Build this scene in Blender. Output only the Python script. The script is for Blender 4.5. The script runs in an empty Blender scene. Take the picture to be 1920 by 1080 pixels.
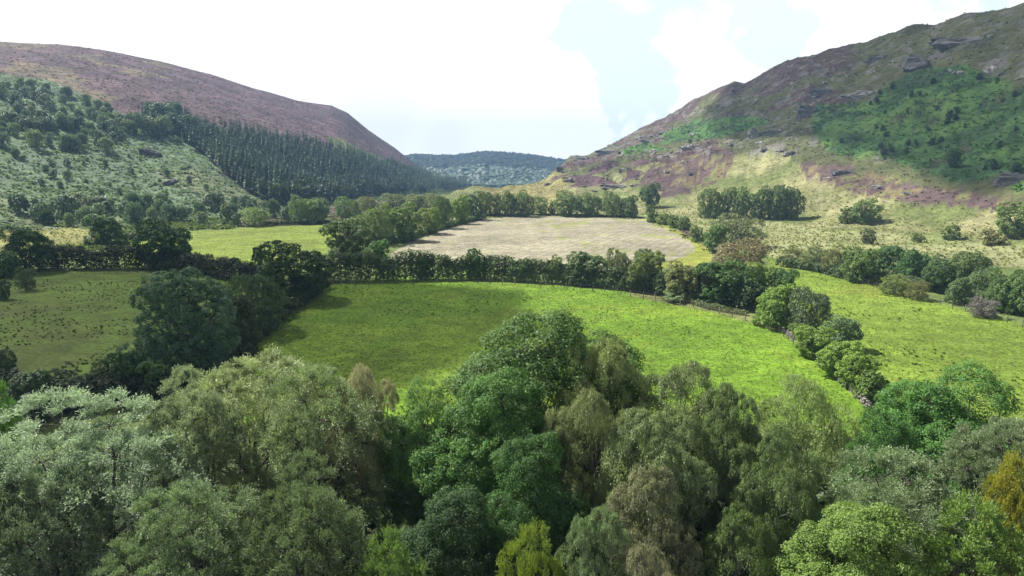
import bpy, math, random
import numpy as np
R = math.radians
rng = np.random.default_rng(7)
random.seed(7)
sc = bpy.context.scene
COL = sc.collection

# ------------------------------------------------------------------ camera
CAM = np.array([0.0, 0.0, 27.0])
F = 1321.0                      # focal length in pixels of the 1920 wide photograph
PITCH = math.atan(240.0 / F)
SP, CP = math.sin(PITCH), math.cos(PITCH)
cd = bpy.data.cameras.new('camera'); cam = bpy.data.objects.new('camera', cd); COL.objects.link(cam)
cam.location = CAM; cam.rotation_euler = (R(90) - PITCH, 0, 0)
cd.sensor_width = 36; cd.lens = 36 * F / 1920; cd.clip_start = .5; cd.clip_end = 20000
sc.camera = cam

# ------------------------------------------------------------------ light
SUN_EL, SUN_AZ = R(50), R(-58)          # azimuth from +Y towards +X
SUN = np.array([math.cos(SUN_EL) * math.sin(SUN_AZ), math.cos(SUN_EL) * math.cos(SUN_AZ), math.sin(SUN_EL)])
ld = bpy.data.lights.new('sun', 'SUN'); ld.energy = 5.0; ld.angle = R(.6); ld.color = (1, .95, .86)
sun = bpy.data.objects.new('sun', ld); COL.objects.link(sun)
from mathutils import Vector, Matrix
sun.rotation_euler = Vector(SUN).to_track_quat('Z', 'Y').to_euler(); sun.location = Vector(SUN) * 1500

vs = sc.view_settings
sc.display_settings.display_device = 'sRGB'
vs.view_transform = 'Standard'; vs.look = 'None'; vs.gamma = 1; vs.exposure = 1.12
sc.render.engine = 'CYCLES'
cy = sc.cycles
cy.max_bounces = 5; cy.diffuse_bounces = 3; cy.glossy_bounces = 2; cy.transmission_bounces = 3
cy.volume_bounces = 0; cy.transparent_max_bounces = 6; cy.caustics_reflective = False; cy.caustics_refractive = False
cy.sample_clamp_indirect = 3; cy.sample_clamp_direct = 6
cy.use_adaptive_sampling = True; cy.adaptive_threshold = .02

def pixdir(px, py):
    xc = (np.asarray(px, float) - 960) / F; yc = (540 - np.asarray(py, float)) / F
    return np.stack([xc, CP + yc * SP, -SP + yc * CP], -1)

w = bpy.data.worlds.new('World'); sc.world = w; w.use_nodes = True
nt = w.node_tree; N = nt.nodes; L = nt.links
def mth(nt, op, a, b=None, c=None, clamp=False):
    n = nt.nodes.new('ShaderNodeMath'); n.operation = op; n.use_clamp = clamp
    for i, v in enumerate((a, b, c)):
        if v is None: continue
        if isinstance(v, (int, float)): n.inputs[i].default_value = v
        else: nt.links.new(v, n.inputs[i])
    return n.outputs[0]
def mixc(nt, fac, a, b, mode='MIX'):
    n = nt.nodes.new('ShaderNodeMix'); n.data_type = 'RGBA'; n.blend_type = mode
    for i, v in ((0, fac), (6, a), (7, b)):
        if isinstance(v, (int, float)): n.inputs[i].default_value = v
        elif isinstance(v, (tuple, list)): n.inputs[i].default_value = (*v[:3], 1)
        else: nt.links.new(v, n.inputs[i])
    return n.outputs[2]
def ramp(nt, fac, stops):
    n = nt.nodes.new('ShaderNodeMapRange'); n.interpolation_type = 'SMOOTHSTEP'
    nt.links.new(fac, n.inputs[0])
    for i, v in enumerate(stops): n.inputs[i + 1].default_value = v
    return n.outputs[0]
def noise(nt, vec, scale, detail=4, rough=.55, dist=0):
    n = nt.nodes.new('ShaderNodeTexNoise'); nt.links.new(vec, n.inputs['Vector'])
    n.inputs['Scale'].default_value = scale; n.inputs['Detail'].default_value = detail
    n.inputs['Roughness'].default_value = rough; n.inputs['Distortion'].default_value = dist
    return n.outputs[0]
sky = N.new('ShaderNodeTexSky'); sky.sky_type = 'NISHITA'; sky.sun_disc = False
sky.sun_elevation = SUN_EL; sky.sun_rotation = SUN_AZ
skyc = mixc(nt, 1.0, sky.outputs[0], (.1, .1, .1), 'MULTIPLY')
tc = N.new('ShaderNodeTexCoord').outputs['Generated']
sep = N.new('ShaderNodeSeparateXYZ'); L.new(tc, sep.inputs[0])
zz = mth(nt, 'MAXIMUM', sep.outputs[2], 0.0)
inv = mth(nt, 'DIVIDE', 1.0, mth(nt, 'ADD', zz, .16))
proj = N.new('ShaderNodeVectorMath'); proj.operation = 'SCALE'; L.new(tc, proj.inputs[0]); L.new(inv, proj.inputs['Scale'])
def dot(d):
    n = N.new('ShaderNodeVectorMath'); n.operation = 'DOT_PRODUCT'; L.new(tc, n.inputs[0]); n.inputs[1].default_value = tuple(d)
    return n.outputs['Value']
def blob(px, py, r_deg, soft_deg):
    d = pixdir(px, py); d /= np.linalg.norm(d)
    return ramp(nt, dot(d), (math.cos(R(r_deg + soft_deg)), math.cos(R(max(r_deg - soft_deg, 0))), 0, 1))
n1 = noise(nt, proj.outputs[0], 1.5, 8, .6, .3)
cover = ramp(nt, n1, (.16, .34, 0, 1))            # broken cloud all round the sky
wig = mth(nt, 'MULTIPLY', mth(nt, 'SUBTRACT', noise(nt, tc, 9, 6, .55), .5), .035)
def gap(px, py, r, s):
    d = pixdir(px, py); d /= np.linalg.norm(d)
    v = mth(nt, 'ADD', dot(d), wig)
    return ramp(nt, v, (math.cos(R(r + s)), math.cos(R(max(r - s, 0))), 0, 1))
g = mth(nt, 'MAXIMUM', mth(nt, 'MAXIMUM', gap(1255, -20, 2.3, 3.2), gap(1200, 95, 1.2, 2.8)), mth(nt, 'MAXIMUM', gap(1168, 190, .2, 2.8), gap(1720, -60, 3.2, 1.5)))
g = mth(nt, 'MAXIMUM', g, mth(nt, 'MULTIPLY', gap(1410, 60, 1.0, 2.5), .8))
cover = mth(nt, 'MULTIPLY', cover, mth(nt, 'SUBTRACT', 1.0, mth(nt, 'MULTIPLY', g, .72)))
near_sun = ramp(nt, dot(SUN), (-.75, .0, 0, 1))
under = ramp(nt, sep.outputs[2], (.23, .45, 1, .26))      # cloud sides near the horizon are bright, their undersides overhead greyer
cb = mth(nt, 'ADD', .08, mth(nt, 'MULTIPLY', near_sun, .52))
dim = mth(nt, 'SUBTRACT', 1.0, mth(nt, 'MULTIPLY', .07, mth(nt, 'MAXIMUM', blob(715, 212, 1.6, 2.4), blob(835, 262, .9, 1.6))))
cb = mth(nt, 'MULTIPLY', mth(nt, 'MULTIPLY', cb, dim), under)
ccol = N.new('ShaderNodeCombineColor')
L.new(mth(nt, 'MULTIPLY', cb, .985), ccol.inputs[0]); L.new(mth(nt, 'MULTIPLY', cb, 1.0), ccol.inputs[1]); L.new(mth(nt, 'MULTIPLY', cb, 1.015), ccol.inputs[2])
hazy = mixc(nt, ramp(nt, sep.outputs[2], (.2, .6, .78, .25)), skyc, (.40, .475, .50))       # thin high veil over the blue
final = mixc(nt, cover, hazy, ccol.outputs[0])
L.new(final, N['Background'].inputs[0]); N['Background'].inputs[1].default_value = 1.0

# ------------------------------------------------------------------ helpers
def tag(o, label=None, cat=None, group=None, kind=None):
    if label: o['label'] = label
    if cat: o['category'] = cat
    if group: o['group'] = group
    if kind: o['kind'] = kind
    return o
def mesh_from(name, V, faces, mats=(), nper=None, attrs=None, smooth=False):
    """faces: (n,k) int array, or list of such arrays"""
    me = bpy.data.meshes.new(name)
    if not isinstance(faces, (list, tuple)): faces = [faces]
    V = np.asarray(V, np.float32)
    loops = np.concatenate([f.ravel() for f in faces]).astype(np.int32)
    cnt = np.concatenate([np.full(len(f), f.shape[1], np.int32) for f in faces])
    st = np.concatenate([[0], np.cumsum(cnt)[:-1]]).astype(np.int32)
    me.vertices.add(len(V)); me.vertices.foreach_set('co', V.ravel())
    me.loops.add(len(loops)); me.loops.foreach_set('vertex_index', loops)
    me.polygons.add(len(cnt)); me.polygons.foreach_set('loop_start', st)
    try: me.polygons.foreach_set('loop_total', cnt)
    except Exception: pass
    me.polygons.foreach_set('use_smooth', np.full(len(cnt), smooth, bool))
    for m in mats: me.materials.append(m)
    for an, (dom, typ, val) in (attrs or {}).items():
        a = me.attributes.new(an, typ, dom)
        if typ == 'FLOAT_COLOR': a.data.foreach_set('color', np.asarray(val, np.float32).ravel())
        else: a.data.foreach_set('value', np.asarray(val, np.float32).ravel())
    me.update(); 
    return me
def link(name, me, parent=None, loc=None, color=None):
    o = bpy.data.objects.new(name, me); COL.objects.link(o)
    if parent: o.parent = parent
    if loc is not None: o.location = loc
    if color is not None: o.color = (*color[:3], 1)
    return o
def unit(v): return v / np.maximum(np.linalg.norm(v, axis=-1, keepdims=True), 1e-9)
def rdir(n): return unit(rng.normal(size=(n, 3)))

# value noise
def vnoise(x, y, seed=0):
    xi = np.floor(x).astype(np.int64); yi = np.floor(y).astype(np.int64)
    fx = x - xi; fy = y - yi; fx = fx * fx * (3 - 2 * fx); fy = fy * fy * (3 - 2 * fy)
    def h(a, b):
        n = (a * 374761393 + b * 668265263 + seed * 974711) & 0xffffffff
        n = ((n ^ (n >> 13)) * 1274126177) & 0xffffffff
        return ((n ^ (n >> 16)) & 0xffff) / 65535.0
    return (h(xi, yi) * (1 - fx) + h(xi + 1, yi) * fx) * (1 - fy) + (h(xi, yi + 1) * (1 - fx) + h(xi + 1, yi + 1) * fx) * fy
def fbm(x, y, oct=4, seed=0, rough=.5):
    s = 0; a = 1; t = 0
    for i in range(oct):
        s = s + a * vnoise(x, y, seed + i * 17); t += a; a *= rough
        x = x * 2.03 + 11.3; y = y * 2.03 + 5.7
    return s / t                                         # 0..1

# ------------------------------------------------------------------ terrain height
def az_el(px, py):
    d = pixdir(px, py)
    return np.arctan2(d[..., 0], d[..., 1]), d[..., 2] / np.hypot(d[..., 0], d[..., 1])
def layer(rows):
    """rows: px, ridge py, ridge distance, foot distance, foot z"""
    a = np.array(rows, float); az, te = az_el(a[:, 0], a[:, 1])
    zr = CAM[2] + a[:, 2] * te
    return az, a[:, 2], zr, a[:, 3], a[:, 4]
LEFT = layer([(-700, 60, 800, 230, 0), (-200, 70, 900, 290, 0), (0, 77, 950, 330, 0), (50, 80, 950, 335, 0), (110, 83, 960, 340, 0), (200, 95, 980, 350, 0), (300, 115, 1000, 360, 0),
              (400, 141, 1020, 380, 0), (480, 167, 1040, 410, -1), (560, 189, 1070, 470, -2), (622, 198, 1090, 530, -4), (650, 211, 1100, 560, -4),
              (690, 243, 1120, 620, -6), (740, 277, 1150, 690, -7), (800, 326, 1180, 790, -9), (850, 343, 1200, 880, -11), (890, 357, 1210, 980, -14), (960, 385, 1250, 1100, -25), (1050, 430, 1300, 1200, -60)])
RIGHT = layer([(760, 400, 420, 360, -8), (840, 372, 470, 380, -4), (885, 359, 500, 400, -1), (930, 353, 520, 395, 0), (1000, 345, 560, 385, 0), (1025, 338, 600, 380, 0), (1042, 318, 660, 380, 0), (1070, 299, 700, 380, 0), (1105, 290, 730, 380, 0),
               (1160, 264, 770, 375, 0), (1200, 240, 790, 370, 0), (1260, 213, 800, 365, 0), (1330, 173, 800, 355, 0), (1372, 154, 790, 350, 0), (1396, 156, 790, 345, 0),
               (1430, 136, 780, 340, 0), (1500, 108, 765, 330, 0), (1560, 92, 755, 320, 0), (1615, 83, 745, 310, 0), (1645, 71, 740, 305, 0), (1700, 54, 725, 300, 0), (1755, 44, 715, 290, 0),
               (1800, 28, 700, 285, 0), (1870, 19, 685, 275, 0), (1920, 3, 670, 265, 0), (2100, -40, 620, 230, 0), (2700, -80, 520, 180, 0)])
FARL = layer([(600, 310, 2300, 1250, -25), (740, 300, 2300, 1250, -25), (775, 292, 2350, 1250, -25), (850, 294, 2350, 1250, -25), (880, 290, 2300, 1250, -25), (905, 287, 2280, 1250, -25), (950, 289, 2260, 1250, -25),
              (1000, 294, 2250, 1250, -25), (1055, 303, 2300, 1250, -25), (1150, 303, 2300, 1250, -25), (1300, 320, 2300, 1250, -25)])
def lay_h(Lr, az, d, after, expo):
    a, Dr, Zr, Df, Zf = Lr
    azc = np.clip(az, a[0], a[-1])
    dr, zr, df, zf = (np.interp(azc, a, q) for q in (Dr, Zr, Df, Zf))
    out = np.maximum(np.abs(az) - R(48), 0) * np.where(np.sign(az) == np.sign(a[0] + a[-1]), 1, 0)
    fade = 1 - .75 * np.clip(out / R(60), 0, 1)
    s = (d - df) / np.maximum(dr - df, 1)
    sc_ = np.clip(s, 0, 1)
    z = zf + (zr - zf) * sc_ ** expo
    z = np.where(s > 1, zr - after * (d - dr), z)
    z = np.where(s < 0, zf - (df - d) * .25, z)
    return z * fade - (1 - fade) * 3, sc_ * (s < 1.15)
def height(x, y):
    x = np.asarray(x, float); y = np.asarray(y, float)
    d = np.hypot(x, y); az = np.arctan2(x, y)
    floor_ = -np.clip(d - 350, 0, 1150) * .022 + (fbm(x / 45, y / 45, 3, 5) - .5) * 1.1 * np.clip((d - 40) / 60, 0, 1)
    hl, sl = lay_h(LEFT, az, d, .12, 1.12); hr, sr = lay_h(RIGHT, az, d, .12, 1.22); hf, sf = lay_h(FARL, az, d, .02, .8)
    edge = lambda s: np.clip(s * 5, 0, 1) * (1 - .8 * np.clip((s - .75) / .25, 0, 1))
    hl = hl + edge(sl) * ((fbm(x / 110, y / 110, 4, 21) - .5) * 16 + (fbm(x / 22, y / 22, 3, 22) - .5) * 4)
    crag = fbm(x / 26, y / 26, 4, 32); crag = np.clip((crag - .5) * 3, 0, 1)
    hr = hr + edge(sr) * np.clip((az + .02) / .06, .25, 1) * ((fbm(x / 80, y / 80, 4, 31) - .5) * 12 + crag * 5.5 * np.clip((sr - .12) * 4, 0, 1) + (fbm(x / 9, y / 9, 3, 33) - .5) * 4.2 + (fbm(x / 4, y / 4, 2, 36) - .5) * 1.5)
    hr = hr + ((fbm(x / 14, y / 14, 3, 35) - .5) * 4.5 + np.clip(fbm(x / 30, y / 30, 3, 37) - .52, 0, 1) * 13) * np.clip((sr - .6) * 3, 0, 1)
    hf = hf + edge(sf) * ((fbm(x / 160, y / 160, 4, 41) - .5) * 30) * (.4 + 0 * d)
    hl = np.where(sl > 0, hl, np.minimum(hl, floor_ - .3)) if False else hl
    st = np.stack([floor_, hl, hr, hf])
    # soft maximum blends the toes of the hills into the valley floor
    k = 1.2
    m = st.max(0)
    return m + k * np.log(np.exp((st - m) / k).sum(0)) - k * np.log(1.15)
def proj_px(x, y, z):
    dx, dy, dz = x - CAM[0], y - CAM[1], z - CAM[2]
    depth = dy * CP - dz * SP
    up = dy * SP + dz * CP
    dd = np.where(depth > 1, depth, 1)
    px = 960 + F * dx / dd; py = 540 - F * up / dd
    bad = depth <= 1
    return np.where(bad, -9999, px), np.where(bad, 9999, py)
_D = np.geomspace(15, 2600, 5200)
def ground_at(px, py):
    """the point of the terrain seen at a pixel of the photograph"""
    d = pixdir(px, py); hz = np.hypot(d[0], d[1]); d = d / hz
    xs, ys, zs = d[0] * _D, d[1] * _D, CAM[2] + d[2] * _D
    under = np.nonzero(zs < height(xs, ys))[0]
    i = under[0] if len(under) else len(_D) - 1
    return xs[i], ys[i], float(height(xs[i], ys[i])), _D[i]

def inpoly(px, py, poly):
    poly = np.array(poly, float); c = np.zeros(px.shape, bool); n = len(poly)
    for i in range(n):
        x1, y1 = poly[i]; x2, y2 = poly[i - 1]
        with np.errstate(divide='ignore', invalid='ignore'):
            t = ((y1 > py) != (y2 > py)) & (px < (x2 - x1) * (py - y1) / ((y2 - y1) if y2 != y1 else 1e-9) + x1)
        c ^= t
    return c

# ------------------------------------------------------------------ zones of the land
PAST = [(470, 648), (540, 590), (620, 535), (720, 520), (850, 517), (1000, 527), (1200, 547), (1330, 572), (1440, 603), (1500, 650), (1600, 740), (1700, 850), (1700, 1200), (300, 1200), (380, 700)]
STUB = [(735, 474), (775, 450), (850, 418), (900, 409), (1000, 406), (1110, 406), (1205, 413), (1255, 431), (1302, 458), (1303, 470), (1285, 482), (1220, 496), (1000, 500), (730, 492)]
LEFTF = [(225, 462), (350, 434), (480, 425), (622, 420), (640, 440), (600, 490), (480, 500), (240, 500)]
RIGHTF = [(1440, 485), (1480, 488), (1700, 552), (1930, 612), (2200, 680), (2200, 1100), (1700, 1100), (1640, 760), (1500, 630)]
DIMF = [(-400, 520), (60, 508), (310, 508), (470, 530), (430, 600), (300, 690), (220, 740), (-400, 760)]
TAN = [(-300, 425), (0, 432), (185, 430), (180, 462), (0, 472), (-300, 470)]
STRAW = [(1180, 398), (1420, 415), (1560, 428), (1780, 450), (1940, 462), (2300, 480), (2300, 560), (1940, 505), (1800, 490), (1640, 468), (1470, 490), (1420, 470), (1320, 470), (1300, 420), (1190, 412)]
UNDER = [(-900, 745), (250, 735), (500, 760), (700, 800), (900, 790), (1200, 790), (1440, 800), (1600, 790), (1720, 790), (1950, 760), (2900, 760), (2900, 3000), (-900, 3000)]
BRACK_L = [(-900, 100), (0, 137), (90, 150), (160, 178), (215, 208), (262, 232), (330, 240), (460, 330), (560, 380), (620, 398), (480, 425), (180, 440), (-900, 450)]
FOREST = [(262, 222), (330, 222), (480, 252), (570, 268), (640, 285), (780, 325), (885, 356), (860, 364), (790, 368), (700, 374), (620, 384), (520, 384), (470, 366), (430, 338), (380, 295), (330, 256), (270, 246)]
GREENSTRIP = [(620, 258), (640, 258), (740, 305), (770, 326), (735, 322), (640, 290)]
HEA_R1 = [(1240, 300), (1330, 285), (1380, 300), (1360, 330), (1300, 360), (1230, 372), (1200, 340)]
HEA_R2 = [(1495, 300), (1560, 318), (1640, 330), (1760, 355), (1900, 375), (1900, 392), (1780, 390), (1640, 372), (1560, 345), (1510, 330)]
BRA_R1 = [(1530, 195), (1640, 190), (1720, 130), (1800, 120), (1930, 170), (2400, 200), (2400, 340), (1900, 355), (1870, 332), (1790, 345), (1730, 318), (1650, 300), (1560, 288), (1530, 262), (1520, 230)]
BRA_R2 = [(1240, 248), (1310, 225), (1400, 212), (1450, 224), (1400, 244), (1330, 260), (1240, 268)]
BRA_R3 = [(1160, 280), (1220, 268), (1250, 278), (1200, 288), (1165, 292)]
LOWGRASS = [(960, 300), (1060, 330), (1160, 325), (1240, 300), (1330, 300), (1420, 285), (1500, 300), (1560, 320), (1700, 385), (2400, 400), (2400, 480), (1900, 470), (1300, 430), (1100, 415), (800, 415), (800, 350)]

def zone_colour(x, y, z):
    px, py = proj_px(x, y, z)
    d = np.hypot(x, y); az = np.arctan2(x, y)
    wx = (fbm(x / (d * .03 + .5), y / (d * .03 + .5), 3, 61) - .5) * 22
    wy = (fbm(x / (d * .03 + .5), y / (d * .03 + .5), 3, 62) - .5) * 16
    soft = lambda p: inpoly(px + wx, py + wy * .8, p)
    hard = lambda p: inpoly(px + wx * .12, py + wy * .1, p)
    C = np.empty(x.shape + (3,)); C[:] = (.115, .16, .045)
    zone = np.zeros(x.shape, int)
    def put(m, col, zid): C[m] = col; zone[m] = zid
    infront = y > 0
    nA = fbm(x / 60, y / 60, 4, 71); nB = fbm(x / 18, y / 18, 4, 72); nC = fbm(x / 6, y / 6, 3, 73); nD = fbm(x / 130, y / 130, 3, 74)
    # hills: everything well above the valley floor
    hl, sl = lay_h(LEFT, az, d, .12, 1.12); hr, sr = lay_h(RIGHT, az, d, .12, 1.22); hf, sf = lay_h(FARL, az, d, .02, .8)
    isl = (hl > hr) & (hl > hf) & (hl > -3) & (d > 300)
    isr = (hr >= hl) & (hr > hf) & (d > 250)
    isf = (hf > hl) & (hf > hr) & (d > 1050)
    put(isl, (.125, .078, .09), 10)                                           # heather moor
    tanm = isl & (px < 330) & (nA + (330 - px) / 1500 > .62); put(tanm, (.175, .14, .09), 10)
    gm = isl & ((nB > .56) | (fbm(x / 30 + y / 90, y / 9 - x / 40, 4, 77) > .58)); C[gm] = C[gm] * .68
    gm = isl & (nC > .66); C[gm] = C[gm] * np.array([1.25, 1.2, 1.1])
    put(isl & soft(BRACK_L), (.125, .18, .105), 11)
    gm = isl & soft(BRACK_L) & (nB > .56); C[gm] = (.10, .155, .07)
    gm = isl & soft(BRACK_L) & (nA > .6) & (py > 300); C[gm] = (.15, .18, .095)
    put(isl & soft(GREENSTRIP), (.15, .17, .07), 11)
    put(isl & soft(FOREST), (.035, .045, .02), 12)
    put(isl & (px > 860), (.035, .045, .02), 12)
    # right hill
    put(isr, (.095, .105, .045), 20)
    m = isr & (nB > .52); C[m] = (.085, .095, .04)
    m = isr & (nA > .55) & (px < 1600); C[m] = (.095, .065, .062)
    m = isr & (nC > .64) & (py < 300); C[m] = (.15, .145, .135)
    put(isr & soft(LOWGRASS), (.20, .21, .09), 21)
    m = isr & soft(LOWGRASS) & (nB > .55); C[m] = (.135, .165, .055)
    m = isr & soft(LOWGRASS) & (nB < .38); C[m] = (.27, .265, .135)
    m = isr & (py > 325) & (py < 400) & (px > 900) & (px < 1060); C[m] = (.24, .22, .09)
    for P in (HEA_R1, HEA_R2):
        m = isr & soft(P); put(m, (.17, .14, .075), 22)
        m = isr & soft(P) & (nC > .44); C[m] = (.10, .07, .068)
        m = isr & soft(P) & (nC < .33); C[m] = (.15, .16, .06)
    m = isr & (px < 1260) & (px > 1020) & (py > 300) & (py < 350) & (nB > .5); put(m, (.105, .065, .075), 22)
    for P in (BRA_R1, BRA_R2, BRA_R3):
        put(isr & soft(P), (.07, .15, .042), 23)
        m = isr & soft(P) & (nB > .56); C[m] = (.095, .175, .045)
        m = isr & soft(P) & (nB < .40); C[m] = (.04, .085, .03)
        m = isr & soft(P) & (nC > .66); C[m] = (.06, .075, .035)
    put(isf, (.065, .10, .07), 30)
    m = isf & (sf > .86); C[m] = (.19, .19, .10)
    fl = infront & (py > 380)
    put(fl & soft(TAN), (.21, .21, .07), 5)
    put(fl & soft(STRAW), (.255, .27, .13), 6)
    m = fl & soft(STRAW) & (nB > .56); C[m] = (.19, .225, .085)
    put(fl & hard(PAST), (.126, .228, .02), 1)
    m = fl & hard(PAST) & (nB > .56); C[m] = (.152, .24, .024)
    m = fl & hard(PAST) & (nA > .55); C[m] = C[m] * [.86, .92, .95]
    m = fl & hard(PAST) & (nC > .64) & (nB < .5); C[m] = C[m] * [1.12, 1.0, 1.2]
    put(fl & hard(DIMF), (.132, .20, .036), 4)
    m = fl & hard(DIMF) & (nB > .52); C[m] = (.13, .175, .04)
    put(fl & hard(RIGHTF), (.155, .23, .032), 3)
    m = fl & hard(RIGHTF) & (nB > .55); C[m] = (.17, .215, .035)
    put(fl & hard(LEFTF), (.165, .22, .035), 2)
    put(fl & hard(STUB), (.29, .272, .20), 7)
    m = (zone == 7) & (nC > .68) & (nA > .5); C[m] = (.26, .28, .11)
    vg = fl & inpoly(px + wx * .2, py + wy * .15, [(1205, 409), (1260, 425), (1312, 455), (1340, 480), (1330, 500), (1220, 500), (1285, 482), (1303, 470), (1302, 458), (1255, 431)]) & (zone != 7)
    C[vg] = (.24, .27, .05)
    rough = fl & inpoly(px + wx * .3, py + wy * .2, [(1180, 545), (1300, 556), (1380, 570), (1440, 585), (1470, 620), (1440, 616), (1330, 584), (1180, 555)])
    C[rough] = (.17, .19, .07)
    track = fl & inpoly(px + wx * .12, py + wy * .2, [(1448, 600), (1462, 606), (1520, 655), (1600, 725), (1640, 765), (1625, 765), (1580, 722), (1500, 652)])
    C[track] = (.20, .165, .11)
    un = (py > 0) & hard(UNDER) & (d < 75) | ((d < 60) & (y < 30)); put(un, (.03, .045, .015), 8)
    return C * .86, zone, px, py

# polar grid round the viewpoint: fine where the photograph looks, coarse behind
az_f = np.linspace(-R(42), R(42), 720)
az_b = np.linspace(R(42), R(318), 130)[1:-1]
AZ = np.concatenate([az_f, az_b])
# radial rows spaced evenly by the angle under which they are seen
pys = np.linspace(1150, 372, 420)
dd1 = 27 / ((pys - 300) / F)
DD = np.concatenate([[0.5, 8, 16, 24], np.geomspace(30, dd1[0], 6)[:-1] if dd1[0] > 31 else [], dd1[dd1 > 31], np.linspace(505, 1300, 330), np.geomspace(1310, 3000, 60)])
DD = np.unique(DD)
na, nd = len(AZ), len(DD)
A2, D2 = np.meshgrid(AZ, DD)                           # rows: distance
TX, TY = D2 * np.sin(A2), D2 * np.cos(A2)
TZ = height(TX, TY)
TC, TZONE, TPX, TPY = zone_colour(TX, TY, TZ)
idx = np.arange(na * nd).reshape(nd, na)
i0 = idx[:-1]; i1 = idx[1:]
quads = np.stack([i0, np.roll(i0, -1, 1), np.roll(i1, -1, 1), i1], -1).reshape(-1, 4)[:, ::-1]
TV = np.stack([TX, TY, TZ], -1).reshape(-1, 3)

# ------------------------------------------------------------------ materials
def newmat(name):
    m = bpy.data.materials.new(name); m.use_nodes = True
    nt = m.node_tree; b = nt.nodes['Principled BSDF']
    return m, nt, b
def terrain_mat():
    m, nt, b = newmat('land'); 
    at = nt.nodes.new('ShaderNodeAttribute'); at.attribute_name = 'Col'
    st = nt.nodes.new('ShaderNodeAttribute'); st.attribute_name = 'stub'
    hl = nt.nodes.new('ShaderNodeAttribute'); hl.attribute_name = 'hilly'
    co = nt.nodes.new('ShaderNodeTexCoord').outputs['Object']
    f1 = noise(nt, co, 1.6, 5, .65); f2 = noise(nt, co, .22, 4, .6); f3 = noise(nt, co, .035, 4, .6)
    k1 = ramp(nt, f1, (.3, .7, .62, 1.32)); k2 = ramp(nt, f2, (.3, .7, .78, 1.2)); k3 = ramp(nt, f3, (.32, .68, .80, 1.16))
    k = mth(nt, 'MULTIPLY', mth(nt, 'MULTIPLY', k1, k2), k3)
    sc_ = nt.nodes.new('ShaderNodeVectorMath'); sc_.operation = 'SCALE'; nt.links.new(at.outputs['Color'], sc_.inputs[0]); nt.links.new(k, sc_.inputs['Scale'])
    # combine rows across the stubble
    mp = nt.nodes.new('ShaderNodeMapping'); nt.links.new(co, mp.inputs[0]); mp.inputs['Rotation'].default_value = (0, 0, R(24))
    wv = nt.nodes.new('ShaderNodeTexWave'); nt.links.new(mp.outputs[0], wv.inputs[0]); wv.inputs['Scale'].default_value = .11; wv.inputs['Distortion'].default_value = 3.0; wv.inputs['Detail'].default_value = 2; wv.inputs['Detail Scale'].default_value = .3
    rows = ramp(nt, wv.outputs['Fac'], (.1, .9, .92, 1.06))
    rows = mth(nt, 'ADD', mth(nt, 'MULTIPLY', mth(nt, 'SUBTRACT', rows, 1.0), st.outputs['Fac']), 1.0)
    s2 = nt.nodes.new('ShaderNodeVectorMath'); s2.operation = 'SCALE'; nt.links.new(sc_.outputs[0], s2.inputs[0]); nt.links.new(rows, s2.inputs['Scale'])
    nt.links.new(s2.outputs[0], b.inputs['Base Color'])
    b.inputs['Roughness'].default_value = .9; b.inputs['Specular IOR Level'].default_value = .15
    hgt = mth(nt, 'ADD', mth(nt, 'MULTIPLY', f1, .35), mth(nt, 'MULTIPLY', mth(nt, 'MULTIPLY', f2, 3.0), hl.outputs['Fac']))
    bp = nt.nodes.new('ShaderNodeBump'); nt.links.new(hgt, bp.inputs['Height']); bp.inputs['Distance'].default_value = 1.0; bp.inputs['Strength'].default_value = .8
    nt.links.new(bp.outputs[0], b.inputs['Normal'])
    return m
LAND = terrain_mat()

def leaf_mat(name, spec=.4, rough=.45, trans=.35, vary=.25, tw=(1.15, 1.25, .6)):
    m, nt, b = newmat(name)
    oi = nt.nodes.new('ShaderNodeObjectInfo')
    at = nt.nodes.new('ShaderNodeAttribute'); at.attribute_name = 'var'
    k = mth(nt, 'ADD', 1 - vary, mth(nt, 'MULTIPLY', at.outputs['Fac'], 2 * vary))
    k = mth(nt, 'MULTIPLY', k, mth(nt, 'ADD', .92, mth(nt, 'MULTIPLY', oi.outputs['Random'], .16)))
    s = nt.nodes.new('ShaderNodeVectorMath'); s.operation = 'SCALE'; nt.links.new(oi.outputs['Color'], s.inputs[0]); nt.links.new(k, s.inputs['Scale'])
    # some leaves turn yellower
    yl = mixc(nt, mth(nt, 'MULTIPLY', ramp(nt, at.outputs['Fac'], (.78, 1.0, 0, 1)), .5), s.outputs[0], mixc(nt, 1.0, s.outputs[0], (1.22, 1.2, .75), 'MULTIPLY'))
    nt.links.new(yl, b.inputs['Base Color'])
    b.inputs['Roughness'].default_value = rough; b.inputs['Specular IOR Level'].default_value = spec
    tr = nt.nodes.new('ShaderNodeBsdfTranslucent'); nt.links.new(mixc(nt, 1.0, yl, tw, 'MULTIPLY'), tr.inputs[0])
    mx = nt.nodes.new('ShaderNodeMixShader'); mx.inputs[0].default_value = trans
    nt.links.new(b.outputs[0], mx.inputs[1]); nt.links.new(tr.outputs[0], mx.inputs[2])
    nt.links.new(mx.outputs[0], nt.nodes['Material Output'].inputs[0])
    return m
LEAF = leaf_mat('leaf', .28, .55, .32, .42)
TUFT = leaf_mat('tuft', .08, .8, .3, .3)
LEAF_PALE = leaf_mat('pale_leaf', .38, .5, .28, .42, (1.05, 1.15, .85))
NEEDLE = leaf_mat('needle', .25, .6, .12)
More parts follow.
